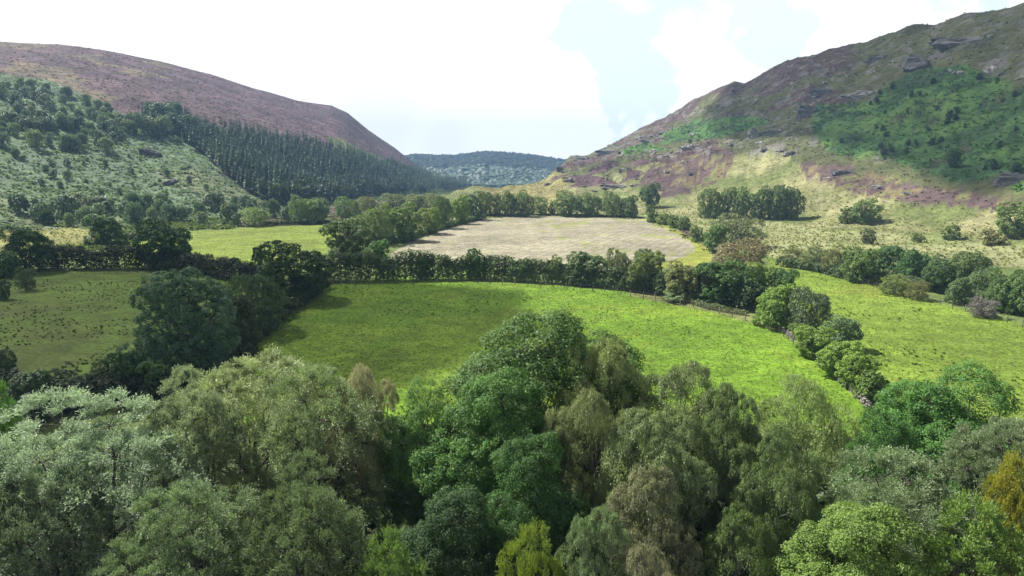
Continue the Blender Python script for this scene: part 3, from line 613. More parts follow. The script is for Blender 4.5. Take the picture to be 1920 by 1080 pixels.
# ------------------------------------------------------------------ trees of the middle distance
def mid(v, name, x0, x1, yt, yb, color, label, cat='tree', group=None):
    x, y, z, d = ground_at((x0 + x1) / 2, yb)
    depth = y * CP - (z - CAM[2]) * SP
    # height so that the top falls at row yt
    a, te = az_el((x0 + x1) / 2, yt); h = max(.8, CAM[2] + te * d - z)
    k = np.array([1.6, 1.78, 1.45]) if color is not DEAD else np.array([1.1] * 3)
    return place(v, name, x, y, z - .1, h, (x1 - x0) / F * depth * 1.14, tuple(np.array(color) * k), label, cat, group)
M = [
 (MR, 'oak_tree', 12, 102, 422, 508, DARK, 'round dark tree near the left edge by the end of the hedge'),
 (SM, 'hawthorn_bush', -10, 40, 470, 520, DARK, 'dark bush cut by the left edge beside the round dark tree'),
 (MS, 'willow_bush', 34, 66, 498, 545, (.075, .095, .055), 'small grey-brown willow bush at the top left corner of the shaded field'),
 (SM, 'hawthorn_bush', -8, 20, 522, 562, (.06, .09, .04), 'thin little thorn at the left edge of the shaded field'),
 (MR, 'oak_tree', 168, 234, 400, 460, DARK, 'round dark tree standing alone above the left hedge'),
 (MR, 'oak_tree', 266, 356, 411, 503, (.035, .07, .025), 'dark domed tree rising from the left hedge beside the light green field'),
 (BG, 'alder_tree', 262, 436, 507, 712, (.08, .125, .085), 'big dark blue-green tree at the corner of the shaded field'),
 (MR, 'alder_tree', 405, 482, 548, 668, (.045, .055, .030), 'dark brownish tree close to the right side of the big blue-green tree'),
 (MD, 'alder_tree', 430, 542, 512, 622, (.058, .082, .038), 'grey-green rounded tree right of the big blue-green tree'),
 (MR, 'oak_tree', 497, 614, 452, 562, (.034, .062, .022), 'large dark oak at the hedge corner above the pasture'),
 (SM, 'holly_tree', 468, 502, 462, 520, (.03, .07, .025), 'narrow pointed dark tree in the hedge left of the large oak'),
 (MR, 'oak_tree', 606, 692, 410, 478, (.060, .085, .028), 'olive green oak beside the bottom corner of the stubble field'),
 (MR, 'ash_tree', 686, 732, 448, 500, (.055, .105, .035), 'young tree growing out of the hedge below the stubble field corner'),
 (MD, 'alder_tree', 676, 736, 382, 458, (.125, .155, .065), 'pale tree at the near end of the row left of the stubble'),
 (MR, 'alder_tree', 725, 790, 380, 452, (.10, .14, .045), 'green tree second in the row left of the stubble'),
 (MR, 'alder_tree', 784, 824, 388, 438, (.13, .155, .045), 'yellowish tree third in the row left of the stubble'),
 (MD, 'alder_tree', 812, 852, 368, 428, (.08, .11, .045), 'darker tree midway along the row left of the stubble'),
 (MR, 'alder_tree', 846, 880, 366, 420, (.13, .17, .04), 'lime green tree toward the far end of the row left of the stubble'),
 (MR, 'alder_tree', 866, 904, 358, 412, (.07, .10, .035), 'dark tree at the far corner of the stubble field'),
 (MR, 'alder_tree', 762, 800, 364, 398, (.13, .14, .07), 'brownish crown standing behind the row left of the stubble'),
 (MD, 'alder_tree', 716, 764, 362, 395, (.14, .145, .08), 'olive brown crown behind the second tree of the stubble row'),
 (MD, 'alder_tree', 795, 836, 362, 396, (.14, .15, .08), 'pale brown crown behind the third tree of the stubble row'),
 (MD, 'willow_tree', 454, 508, 388, 424, (.16, .185, .085), 'low pale willow at the top edge of the light green field'),
 (MD, 'willow_tree', 545, 582, 366, 420, (.12, .155, .075), 'left tree of the pair at the top of the light green field'),
 (MR, 'willow_tree', 575, 613, 372, 420, (.11, .14, .07), 'right tree of the pair at the top of the light green field'),
 (MD, 'willow_tree', 628, 674, 368, 415, (.11, .145, .07), 'grey-green tree right of the pair above the light green field'),
 (MD, 'willow_tree', 668, 712, 368, 405, (.14, .145, .075), 'olive tree behind the start of the stubble row'),
 (MR, 'alder_tree', 898, 922, 358, 405, (.11, .13, .055), 'first narrow tree along the far edge of the stubble'),
 (MR, 'alder_tree', 916, 942, 362, 405, (.12, .135, .06), 'second narrow tree along the far edge of the stubble'),
 (MR, 'alder_tree', 938, 968, 357, 406, (.095, .12, .05), 'left of two joined round trees on the far edge of the stubble'),
 (MR, 'alder_tree', 962, 1000, 356, 406, (.10, .13, .05), 'right of two joined round trees on the far edge of the stubble'),
 (MS, 'alder_tree', 996, 1030, 368, 404, (.14, .16, .08), 'thin small tree in the gap of the far stubble row'),
 (SM, 'hawthorn_bush', 1029, 1043, 376, 404, (.055, .09, .03), 'narrow dark thorn in the far stubble row'),
 (MR, 'alder_tree', 1042, 1090, 357, 406, (.11, .14, .06), 'broad rounded tree in the middle of the far stubble row'),
 (MR, 'alder_tree', 1088, 1128, 361, 406, (.105, .13, .055), 'tree right of the broad rounded one in the far stubble row'),
 (MD, 'alder_tree', 1128, 1168, 358, 407, (.115, .14, .06), 'grey crown near the right end of the far stubble row'),
 (MR, 'alder_tree', 1162, 1196, 366, 408, (.07, .10, .04), 'dark last tree at the right end of the far stubble row'),
 (MR, 'oak_tree', 1200, 1235, 342, 388, (.06, .095, .04), 'lone round tree on the slope above the stubble corner'),
 (SM, 'hawthorn_bush', 1210, 1232, 384, 417, (.085, .12, .04), 'dark bush at the far right corner of the stubble'),
 (SM, 'hawthorn_bush', 1231, 1258, 399, 421, (.13, .155, .05), 'light bush right of the dark corner bush of the stubble'),
 (SM, 'hawthorn_bush', 1251, 1275, 402, 428, (.095, .13, .04), 'rounded bush along the curved right edge of the stubble'),
 (SM, 'hawthorn_bush', 1270, 1296, 405, 431, (.085, .12, .04), 'second rounded bush along the curved edge of the stubble'),
 (SM, 'hawthorn_bush', 1292, 1322, 424, 454, (.10, .135, .05), 'bush at the sharpest bend of the stubble edge'),
 (MD, 'alder_tree', 1334, 1426, 402, 462, (.12, .13, .07), 'big grey-brown tree at the corner of the straw coloured field'),
 (MR, 'ash_tree', 1322, 1360, 420, 475, (.075, .12, .04), 'green young tree in front of the big grey-brown tree'),
 (MD, 'hawthorn_tree', 1340, 1434, 448, 512, (.15, .12, .075), 'reddish brown tree below the big grey-brown tree'),
 (SM, 'holly_tree', 872, 912, 466, 524, (.055, .095, .03), 'leafy bump standing above the trimmed hedge below the stubble'),
 (MS, 'hawthorn_bush', 965, 1000, 484, 528, (.085, .12, .04), 'low yellowish bush in the lighter stretch of hedge'),
 (SM, 'hawthorn_bush', 775, 812, 474, 524, (.05, .085, .028), 'rounded dark head of thorn in the trimmed hedge'),
 (MR, 'oak_tree', 1064, 1134, 470, 532, (.048, .085, .028), 'dark tree rising out of the pasture hedge below the stubble'),
 (MS, 'ash_sapling', 1032, 1054, 476, 524, (.15, .165, .075), 'thin pale sapling in the hedge left of the dark hedge tree'),
 (MD, 'ash_tree', 1134, 1182, 466, 534, (.115, .12, .06), 'brownish grey tree in the hedge below the stubble'),
 (MR, 'hawthorn_tree', 1178, 1242, 470, 546, (.10, .12, .04), 'olive tree with yellow tints in the hedge right of the brownish one'),
 (MS, 'ash_tree', 1185, 1225, 466, 520, (.09, .125, .05), 'green tip behind the olive hedge tree'),
 (MR, 'hawthorn_tree', 1248, 1312, 488, 562, (.125, .125, .06), 'grey-olive tree in the thick hedge above the fence bend'),
 (MR, 'oak_tree', 1300, 1394, 488, 568, (.045, .08, .025), 'wide dark tree in the thickest part of the pasture hedge'),
 (SM, 'bramble_bush', 1240, 1300, 541, 564, (.13, .155, .09), 'low pale bramble at the foot of the thick hedge'),
 (MR, 'hawthorn_tree', 1388, 1456, 490, 548, (.125, .16, .04), 'yellow-green domed thorn at the top of the lane'),
 (MR, 'oak_tree', 1360, 1420, 500, 575, (.04, .07, .022), 'very dark tree left of the yellow-green domed thorn'),
 (MR, 'hawthorn_tree', 1448, 1494, 502, 556, (.06, .105, .04), 'blue-green round thorn beside the right field'),
 (MR, 'hazel_bush', 1414, 1492, 533, 614, (.105, .15, .035), 'large leafy green bush at the head of the stone wall'),
 (MD, 'willow_tree', 1476, 1550, 536, 626, (.095, .115, .075), 'grey weeping rounded tree beside the stone wall'),
 (MR, 'willow_tree', 1546, 1608, 588, 655, (.085, .12, .07), 'blue-grey small willow at the edge of the right field'),
 (MR, 'hazel_bush', 1492, 1560, 610, 668, (.125, .17, .04), 'upper yellow-green hazel bush along the stone wall'),
 (MR, 'hazel_bush', 1535, 1612, 634, 706, (.12, .165, .038), 'middle yellow-green hazel bush along the stone wall'),
 (MR, 'hazel_bush', 1572, 1640, 655, 728, (.115, .16, .036), 'lower yellow-green hazel bush along the stone wall'),
 (SM, 'hazel_bush', 1600, 1660, 692, 750, (.085, .12, .035), 'dark round bush ending the wall-side bushes'),
 (MR, 'alder_tree', 1308, 1350, 352, 409, (.105, .13, .06), 'left tree of the clump on the rough slope'),
 (MR, 'alder_tree', 1345, 1380, 350, 409, (.11, .135, .065), 'second tree of the clump on the rough slope'),
 (MR, 'alder_tree', 1376, 1412, 350, 410, (.10, .13, .055), 'middle tree of the clump on the rough slope'),
 (MR, 'alder_tree', 1408, 1446, 347, 411, (.075, .10, .045), 'fourth darker tree of the clump on the rough slope'),
 (MR, 'alder_tree', 1438, 1476, 346, 411, (.075, .10, .045), 'fifth tree of the clump on the rough slope'),
 (MR, 'alder_tree', 1466, 1503, 350, 411, (.085, .11, .05), 'rightmost tree of the clump on the rough slope'),
 (SM, 'gorse_bush', 1570, 1604, 386, 418, (.12, .145, .06), 'low bush left of the round thorn on the rough slope'),
 (MR, 'hawthorn_tree', 1598, 1646, 371, 418, (.11, .14, .06), 'round pale thorn alone on the rough slope'),
 (SM, 'hawthorn_bush', 1614, 1641, 427, 457, (.10, .105, .055), 'small brownish thorn standing in the straw coloured grass'),
 (SM, 'gorse_bush', 1708, 1730, 435, 454, (.13, .145, .06), 'tiny bush in the straw grass right of the brownish thorn'),
 (SM, 'gorse_bush', 1768, 1800, 420, 449, (.115, .14, .055), 'pale bush on the rough slope above the tiny one'),
 (SM, 'gorse_bush', 1838, 1880, 429, 459, (.14, .13, .06), 'brown bush on the rough slope near the right edge'),
 (MR, 'hawthorn_tree', 1872, 1935, 378, 442, (.11, .135, .055), 'big pale thorn at the right edge of the rough slope'),
 (MS, 'willow_bush', 1466, 1506, 460, 498, (.13, .13, .07), 'grey-brown bush at the upper end of the fence line'),
 (MS, 'willow_bush', 1502, 1550, 462, 506, (.125, .135, .07), 'olive-grey bush second along the fence'),
 (MS, 'willow_bush', 1545, 1588, 460, 514, (.135, .125, .07), 'brownish bush third along the fence'),
 (MR, 'hazel_bush', 1582, 1646, 463, 528, (.085, .115, .04), 'dark green bush fourth along the fence'),
 (MR, 'oak_tree', 1638, 1690, 458, 516, (.05, .09, .04), 'dark round tree behind the fence line'),
 (MR, 'oak_tree', 1684, 1738, 466, 532, (.045, .088, .035), 'darkest broad tree in the middle of the fence line'),
 (MR, 'alder_tree', 1732, 1784, 478, 548, (.055, .085, .04), 'grey-green tree right of the darkest fence tree'),
 (MR, 'alder_tree', 1780, 1845, 470, 530, (.09, .115, .05), 'olive tree set back behind the small round fence tree'),
 (MR, 'willow_tree', 1773, 1820, 517, 570, (.08, .105, .055), 'small round grey-green tree nearest the field on the right'),
 (MD, 'willow_tree', 1818, 1870, 500, 560, (.10, .13, .065), 'grey willow behind the leafless purple bush'),
 (MR, 'willow_tree', 1852, 1900, 506, 585, (.075, .11, .045), 'green tree right of the leafless purple bush'),
 (MR, 'willow_tree', 1890, 1945, 502, 592, (.08, .115, .045), 'green tree cut by the right edge below the straw field'),
 (MS, 'dead_bush', 1818, 1864, 556, 594, DEAD, 'leafless purple-grey bush at the field edge on the right', ),
 (MS, 'hawthorn_bush', 1650, 1704, 514, 552, (.14, .155, .065), 'pale thorn hanging over the fence'),
 (MS, 'hawthorn_bush', 1702, 1740, 525, 562, (.14, .13, .065), 'small pinkish olive thorn at the fence'),
 # dark shrubs along the bottom of the shaded field
 (MR, 'hawthorn_bush', -20, 30, 655, 740, (.04, .065, .028), 'dark bush at the left edge below the shaded field'),
 (MR, 'hawthorn_bush', 20, 100, 690, 790, (.035, .055, .028), 'domed very dark thorn above the silvery willow'),
 (MR, 'hawthorn_bush', 95, 180, 690, 765, (.042, .062, .028), 'second dark thorn below the shaded field'),
 (MR, 'hawthorn_bush', 170, 232, 676, 748, (.05, .072, .03), 'third dark thorn below the shaded field'),
 (MR, 'hawthorn_bush', 205, 275, 656, 745, (.035, .068, .024), 'dark green tree at the foot of the big blue-green tree'),
 (MR, 'hawthorn_bush', 270, 345, 672, 748, (.05, .085, .03), 'dark bush under the big blue-green tree'),
 (MR, 'hawthorn_bush', 330, 420, 655, 735, (.04, .07, .03), 'shaded bush between the big dark tree and the yellowish willow'),
]
cnt = 0
for row in M:
    pool, nm, x0, x1, yt, yb, c, lab = row[:8]
    cat = 'bush' if 'bush' in nm else 'tree'
    mid(pool[cnt % len(pool)], nm, x0, x1, yt, yb, c, lab, cat); cnt += 1

# ------------------------------------------------------------------ hedges
def hedge(pts, h, wid, color, label, dens=380, card=(.44, .34), lump=.34):
    P = np.array([ground_at(*p)[:3] for p in pts]); seg = np.linalg.norm(np.diff(P, axis=0), axis=1); tot = seg.sum(); cum = np.concatenate([[0], np.cumsum(seg)])
    cd_ = np.append(0, cum[1:])
    nc = int(tot / .55); s = np.clip((np.arange(nc) + rng.uniform(0, 1, nc)) / nc * tot, 0, tot)
    c = np.stack([np.interp(s, cum, P[:, i]) for i in range(3)], 1)
    s2 = np.clip(s + .5, 0, tot); t = unit(np.stack([np.interp(s2, cum, P[:, i]) for i in range(3)], 1) - c + 1e-6); nrm = np.stack([-t[:, 1], t[:, 0], 0 * t[:, 0]], 1)
    hh = h * (1 + lump * (fbm(s / 5, s * 0 + 3, 3, 81) - .5) * 2)
    n = int(tot * dens); k = rng.integers(0, nc, n)
    a = rng.uniform(-.15 * np.pi, 1.15 * np.pi, n); rr = rng.uniform(.78, 1.06, n)
    off = nrm[k] * (np.cos(a) * rr * wid / 2)[:, None]; zz_ = np.where(np.sin(a) > 0, np.sqrt(np.abs(np.sin(a))), 0) * rr * hh[k]
    lowm = np.abs(np.cos(a)) > .9; zz_ = np.where(lowm, rng.uniform(.1, .75, n) * hh[k], zz_)
    pos = c[k] + off + t[k] * rng.normal(0, .35, (n, 1)); pos[:, 2] += zz_
    # bushes within the hedge: push outward in lumps
    lm = fbm(s[k] / 1.6, zz_ / 1.4, 2, 83) - .5; pos += nrm[k] * (np.sign(np.cos(a)) * lm * wid * .5)[:, None]; pos[:, 2] += lm * .8
    outd = unit(nrm[k] * np.cos(a)[:, None] + np.array([0, 0, 1.]) * np.abs(np.sin(a))[:, None])
    nr = unit(outd * .7 + rdir(n) * .7 + [0, 0, .3]); dr = unit(np.cross(nr, rdir(n)))
    ls = rng.uniform(.7, 1.3, n)
    o0 = P[0]; V, Q = leaf_cards(pos - o0, dr, nr, card[0] * ls, card[1] * ls)
    var = np.clip(rng.uniform(.15, .8, n) * .8 + .1 + (fbm(s[k] / 2.5, zz_ / 2, 2, 85) - .5) * .8, 0, 1)
    root = bpy.data.objects.new('hedge', None); COL.objects.link(root); root.location = o0; tag(root, label, 'hedge')
    f = link('foliage', mesh_from('foliage', V, Q, [LEAF], attrs={'var': ('FACE', 'FLOAT', var)}), root, color=color)
    segs = []
    for i in range(0, nc, 2):
        b = c[i] - o0; segs.append((b - [0, 0, .2], b + [rng.normal() * .3, rng.normal() * .3, hh[i] * .75], .07, .02))
    tv, tq = tubes(segs, 4); tag(link('stems', mesh_from('stems', tv, tq, [BARK]), root), kind='stuff')
    return root
hedge([(78, 503), (150, 505), (270, 505), (340, 508)], 5.0, 4.0, (.036, .062, .022), 'long dark hedge between the shaded field and the tan grass on the left')
hedge([(340, 508), (400, 518), (455, 528), (510, 530)], 4.2, 4.5, (.032, .055, .02), 'dark hedge below the light green field, left of the large dark oak')
hedge([(600, 528), (700, 527), (800, 524), (900, 524), (960, 526)], 5.6, 3.6, (.075, .12, .035), 'tall trimmed hedge along the far side of the central pasture')
hedge([(955, 527), (1020, 531), (1075, 534)], 4.6, 3.4, (.10, .15, .042), 'lighter green stretch of hedge left of the dark hedge tree')
hedge([(1070, 534), (1140, 540), (1200, 547), (1260, 555), (1300, 560)], 4.0, 4.0, (.07, .11, .035), 'hedge under the mixed trees below the stubble field')
hedge([(1290, 560), (1350, 570), (1400, 578), (1420, 585)], 4.6, 5.0, (.045, .075, .025), 'thick dark end of the pasture hedge near the lane')
hedge([(226, 452), (270, 445), (330, 436)], 2.2, 2.5, (.07, .10, .035), 'low scrubby hedge at the top left of the light green field', 160)
hedge([(1200, 545), (1250, 556), (1330, 580), (1400, 592)], 1.0, 1.2, (.14, .17, .075), 'low line of pale weeds under the thick hedge', 160, (.26, .16))
hedge([(1462, 498), (1530, 508), (1600, 526), (1680, 528), (1735, 545), (1800, 548), (1870, 575), (1930, 590)], 2.3, 3.2, (.085, .125, .045), 'scrubby thorn layer joining the trees along the fence of the right field', 260)
hedge([(1448, 590), (1480, 618), (1515, 648), (1560, 690), (1605, 728), (1640, 752)], 2.0, 2.4, (.12, .18, .045), 'leafy hazel hedge running beside the stone wall under the bushes', 300)
hedge([(690, 462), (760, 452), (820, 432), (870, 418), (905, 410)], 2.0, 3.5, (.10, .15, .05), 'scrub beneath the row of trees left of the stubble', 240)
hedge([(270, 690), (360, 712), (440, 665), (490, 620), (560, 565), (600, 540)], 2.8, 4.5, (.05, .08, .028), 'dark overgrown hedge between the shaded field and the central pasture', 240)
hedge([(-30, 742), (60, 770), (160, 762), (260, 748), (340, 735)], 3.2, 5, (.042, .066, .028), 'dark thorn hedge below the shaded field', 300)
hedge([(490, 424), (560, 421), (640, 419), (700, 416)], 1.6, 2.0, (.06, .085, .03), 'low dark hedge line under the trees above the light green field', 140)
hedge([(900, 406), (1000, 404), (1100, 405), (1200, 410)], 1.0, 1.5, (.09, .10, .04), 'low weedy bank along the far edge of the stubble', 140)

# ------------------------------------------------------------------ fences and the stone wall
def path_px(pts, step):
    P = np.array([ground_at(*p)[:3] for p in pts]); seg = np.linalg.norm(np.diff(P, axis=0), axis=1); cum = np.concatenate([[0], np.cumsum(seg)])
    s = np.arange(0, cum[-1], step); x = np.interp(s, cum, P[:, 0]); y = np.interp(s, cum, P[:, 1])
    return np.stack([x, y, height(x, y)], 1)
def box(w_, d_, h_):
    v = np.array([(sx * w_ / 2, sy * d_ / 2, z) for z in (0, h_) for sx, sy in ((-1, -1), (1, -1), (1, 1), (-1, 1))]); v[4:, :2] *= .9
    return v, np.array([(0, 3, 2, 1), (4, 5, 6, 7), (0, 1, 5, 4), (1, 2, 6, 5), (2, 3, 7, 6), (3, 0, 4, 7)])
pv, pf = box(.13, .13, 1.45); POST = mesh_from('post', pv, pf, [WOOD])
def fence(pts, label, step=3.0):
    P = path_px(pts, step); root = bpy.data.objects.new('wire_fence', None); COL.objects.link(root); root.location = P[0]; tag(root, label, 'fence')
    segs = []
    for i, p in enumerate(P):
        o = link('post', POST, root, loc=p - P[0] - [0, 0, .15]); o.rotation_euler = (rng.normal() * .05, rng.normal() * .05, rng.uniform(0, 3)); o.scale = (1, 1, rng.uniform(.9, 1.12))
        if i:
            for z in (.35, .75, 1.15): segs.append((P[i - 1] - P[0] + [0, 0, z], p - P[0] + [0, 0, z], .008, .008))
    tv, tq = tubes(segs, 3); link('wire', mesh_from('wire', tv, tq, [WOOD]), root)
fence([(640, 538), (800, 531), (900, 531), (1000, 537), (1100, 545), (1200, 558), (1330, 584), (1440, 612)], 'post and wire fence running along the foot of the pasture hedge')
fence([(1448, 487), (1480, 494), (1560, 518), (1700, 556), (1830, 590), (1925, 616)], 'post and wire fence along the upper edge of the right field')
fence([(1445, 605), (1452, 616), (1500, 655)], 'short fence at the head of the lane beside the big leafy bush', 2.5)

def ico(sub=1):
    import bmesh
    bm = bmesh.new(); bmesh.ops.create_icosphere(bm, subdivisions=sub, radius=1); 
    V = np.array([v.co[:] for v in bm.verts]); Fc = np.array([[v.index for v in f.verts] for f in bm.faces]); bm.free(); return V, Fc
IV, IF = ico(1); IV2, IF2 = ico(3)
STONES = []
for _ in range(5):
    v = IV * (1 + rng.normal(0, .13, (len(IV), 1))); v = np.sign(v) * np.abs(v) ** .75 * np.array([.26, .2, .15]); STONES.append(mesh_from('stone', v, IF, [ROCK]))
wr = bpy.data.objects.new('stone_wall', None); COL.objects.link(wr)
WP = path_px([(1466, 618), (1500, 648), (1560, 702), (1600, 738), (1632, 768)], .42); WO = WP[0].copy(); wr.location = WO
tag(wr, 'low tumbled dry stone wall running down beside the hazel bushes', 'wall')
ns = 0; rest = []
for i, p in enumerate(WP[::-1]):
    for c_ in range(3):
        q = p - WO + [rng.normal() * .12, rng.normal() * .12, .12 + c_ * .26]
        if rng.random() < .1 * c_: continue
        if ns < 290:
            o = link('stone', STONES[ns % 5], wr, loc=q, color=(1.6, 1.55, 1.4) if rng.random() < .6 else (1, 1, 1)); o.rotation_euler = (rng.normal() * .2, rng.normal() * .2, rng.uniform(0, 6)); ns += 1
        else: rest.append(q)
if rest:
    V = np.concatenate([IV * np.array([.25, .2, .15]) * rng.uniform(.7, 1.2) + q for q in rest]); Q = np.concatenate([IF + k * len(IV) for k in range(len(rest))])
    tag(link('wall_stones', mesh_from('wall_stones', V, Q, [ROCK]), wr), kind='stuff')

# ------------------------------------------------------------------ scrub on the left hill, shared label
LSCRUB = 'small scrubby tree scattered over the bracken slope of the left hill'
def scrub(poly, n, hs, colors, label, group, pool, ymin=None, cat='tree', nm='scrub_tree'):
    p = np.array(poly); x0, y0 = p.min(0); x1, y1 = p.max(0); k = 0
    while k < n:
        px, py = rng.uniform(x0, x1), rng.uniform(y0, y1)
        if not inpoly(np.array([px]), np.array([py]), poly)[0]: continue
        x, y, z, d = ground_at(px, py); h = rng.uniform(*hs)
        place(pool[k % len(pool)], nm, x, y, z - .1, h, h * rng.uniform(.7, 1.1), colors[rng.integers(len(colors))], label, cat, group); k += 1
LC = [(.17, .235, .14), (.14, .20, .12), (.21, .26, .14), (.12, .18, .10)]
scrub([(-10, 165), (60, 160), (140, 185), (215, 215), (250, 260), (215, 290), (120, 288), (0, 290)], 105, (4, 10), LC, 'small tree in the dense birch scrub high on the left hill', 'scrub on the left hill', FR)
scrub([(0, 290), (240, 290), (330, 330), (440, 380), (440, 410), (0, 415)], 46, (1.6, 5), LC, LSCRUB, 'scattered scrub on the left hill', FR)
scrub([(0, 392), (200, 392), (460, 385), (620, 388), (640, 412), (440, 425), (200, 425), (0, 425)], 46, (5, 10), LC, 'small tree in the broken line of scrub at the foot of the left hill', 'scrub at the foot of the left hill', FR)
scrub([(250, 215), (340, 215), (370, 240), (300, 262), (250, 250)], 22, (9, 15), LC, 'scrub tree at the upper tip of the conifer wood', 'trees at the tip of the conifer wood', FR)
scrub([(640, 345), (760, 350), (800, 366), (700, 372), (600, 384), (520, 380), (560, 365)], 45, (8, 13), [(.065, .10, .045), (.085, .115, .05), (.05, .08, .04)], 'broadleaf tree along the lower fringe of the conifer wood', 'broadleaf fringe of the conifer wood', FR)
scrub([(1540, 210), (1700, 130), (1910, 150), (1910, 330), (1700, 300), (1560, 280)], 55, (1.2, 4.2), [(.05, .085, .04), (.06, .10, .04)], 'small dark thorn bush among the bracken of the right hill', 'thorn bushes in the right hill bracken', SM, cat='bush', nm='thorn_bush')
mid(SM[0], 'rowan_tree', 1774, 1802, 280, 312, (.05, .085, .035), 'round dark rowan alone in the bracken of the right hill', 'tree')
mid(FR[0], 'grey_bush', 168, 204, 366, 398, (.11, .13, .10), 'grey rounded bush low on the left hill above the solitary dark tree', 'bush')
mid(FR[1], 'dark_bush', 70, 104, 392, 420, (.035, .06, .03), 'dark round bush at the foot of the left hill', 'bush')

# ------------------------------------------------------------------ conifer wood
def make_conifer(H, Rr, nw, per, bare):
    V, Q = [], []
    z0 = H * bare
    P, Dd, Nn, ln, wd = [], [], [], [], []
    for i in range(nw):
        t = i / (nw - 1); z = z0 + (H - z0) * t * .97; r = Rr * (1 - t) ** .8 * rng.uniform(.8, 1.15) + .15
        for k in range(per):
            a = k / per * 6.283 + rng.uniform(0, 1) + i; d = np.array([math.cos(a), math.sin(a), -.45 + .5 * t]); d = d / np.linalg.norm(d); rr = r * rng.uniform(.75, 1.15)
            P.append(np.array([0, 0, z]) + d * rr * .52); Dd.append(d); Nn.append(unit(np.array([d[0] * .45, d[1] * .45, 1]) + rng.normal(size=3) * .2)); ln.append(rr * 1.05); wd.append(rr * .75 + .15)
    P, Dd, Nn = map(np.array, (P, Dd, Nn))
    V, Q = leaf_cards(P, Dd, Nn, ln, wd)
    V2, Q2 = leaf_cards(np.array([[0, 0, H - 1]] * 2), np.array([[0, 0, 1.]] * 2), np.array([[1., 0, 0], [0, 1., 0]]), [2.2, 2.2], [.5, .5]); Q2 = Q2 + len(V)
    V = np.concatenate([V, V2]); Q = np.concatenate([Q, Q2])
    crown = mesh_from('crown', V, Q, [NEEDLE], attrs={'var': ('FACE', 'FLOAT', rng.uniform(.2, .8, len(Q)))})
    tv, tq = tubes([(np.array([0, 0, -.5]), np.array([0, 0, H * .95]), .22, .04)], 5); trunk = mesh_from('trunk', tv, tq, [BARK_PALE])
    return dict(trunk=trunk, crown=crown, H=H, R=Rr, V=V, Q=Q, tv=tv, tq=tq)
CON = [make_conifer(18, 2.5, 15, 9, b) for b in (.30, .38, .25)]
CONC = [(.085, .15, .095), (.105, .18, .105), (.07, .125, .08), (.12, .18, .095)]
# candidate stems on a jittered grid over the wood, kept where the photograph shows them
P3 = []
for gx in np.arange(-620, -20, 4.9):
    for gy in np.arange(400, 1290, 4.9):
        P3.append((gx + rng.uniform(-1.6, 1.6), gy + rng.uniform(-1.6, 1.6)))
P3 = np.array(P3); Z3 = height(P3[:, 0], P3[:, 1]); qx, qy = proj_px(P3[:, 0], P3[:, 1], Z3); d3 = np.hypot(P3[:, 0], P3[:, 1])
hl3, sl3 = lay_h(LEFT, np.arctan2(P3[:, 0], P3[:, 1]), d3, .12, 1.12)
rag = (fbm(P3[:, 0] / 25, P3[:, 1] / 25, 3, 91) - .5)
ok = inpoly(qx + rag * 40, qy + rag * 24, FOREST) & (fbm(P3[:, 0] / 16, P3[:, 1] / 16, 3, 92) > .27) & (sl3 > 0) & (sl3 < .97)
P3, Z3, qx, qy, d3 = P3[ok], Z3[ok], qx[ok], qy[ok], d3[ok]
order = np.argsort(d3); 
big = order[:300]; rest_i = order[300:]
print('conifers', len(order))
for k, i in enumerate(big):
    h = rng.uniform(9, 17)
    place(CON[k % 3], 'conifer_tree', P3[i, 0], P3[i, 1], Z3[i], h, 4.6 * rng.uniform(.85, 1.15), CONC[rng.integers(4)], 'tall conifer in the plantation on the left hill', 'tree', 'conifers of the plantation on the left hill')
Vs, Qs, va, off = [], [], [], 0
for k, i in enumerate(rest_i):
    c = CON[k % 3]; s = np.array([1, 1, 1]) * rng.uniform(.5, .95); a = rng.uniform(0, 6.28); ca, sa = math.cos(a), math.sin(a)
    v = c['V'] * s; v = np.stack([v[:, 0] * ca - v[:, 1] * sa, v[:, 0] * sa + v[:, 1] * ca, v[:, 2]], 1) + [P3[i, 0], P3[i, 1], Z3[i]]
    Vs.append(v); Qs.append(c['Q'] + off); off += len(v); va.append(rng.uniform(.1, .5, len(c['Q'])) + rng.uniform(0, .4))
if Vs:
    o = link('conifer_forest', mesh_from('conifer_forest', np.concatenate(Vs), np.concatenate(Qs), [NEEDLE], attrs={'var': ('FACE', 'FLOAT', np.concatenate(va))}), color=(.09, .15, .095))
    tag(o, 'dark mass of conifers farther back in the plantation on the left hill', 'forest', None, 'stuff')

# ------------------------------------------------------------------ far woodland, bracken, heather, tussocks (uncountable cover)
def scatter_pts(mask_fn, n, dmin=0, dmax=3000):
    """points spread evenly over the land as the photograph sees it"""
    m = mask_fn(TZONE, TPX, TPY, D2) & (D2 >= dmin) & (D2 <= dmax); ii = np.nonzero(m.ravel())[0]
    if len(ii) == 0: return np.zeros((0, 3))
    # weight each grid node by the ground it stands for, tempered with distance so that far ground is not overfilled
    cell = (D2 * np.gradient(DD)[:, None]).ravel()[ii]; wt = cell / (D2.ravel()[ii] ** 1.0); wt /= wt.sum()
    k = rng.choice(ii, n, p=wt); r, c = np.unravel_index(k, TX.shape)
    a = AZ[c] + rng.uniform(-.5, .5, n) * (az_f[1] - az_f[0]); d = DD[r] + rng.uniform(-.5, .5, n) * np.gradient(DD)[r]
    x, y = d * np.sin(a), d * np.cos(a); return np.stack([x, y, height(x, y)], 1)
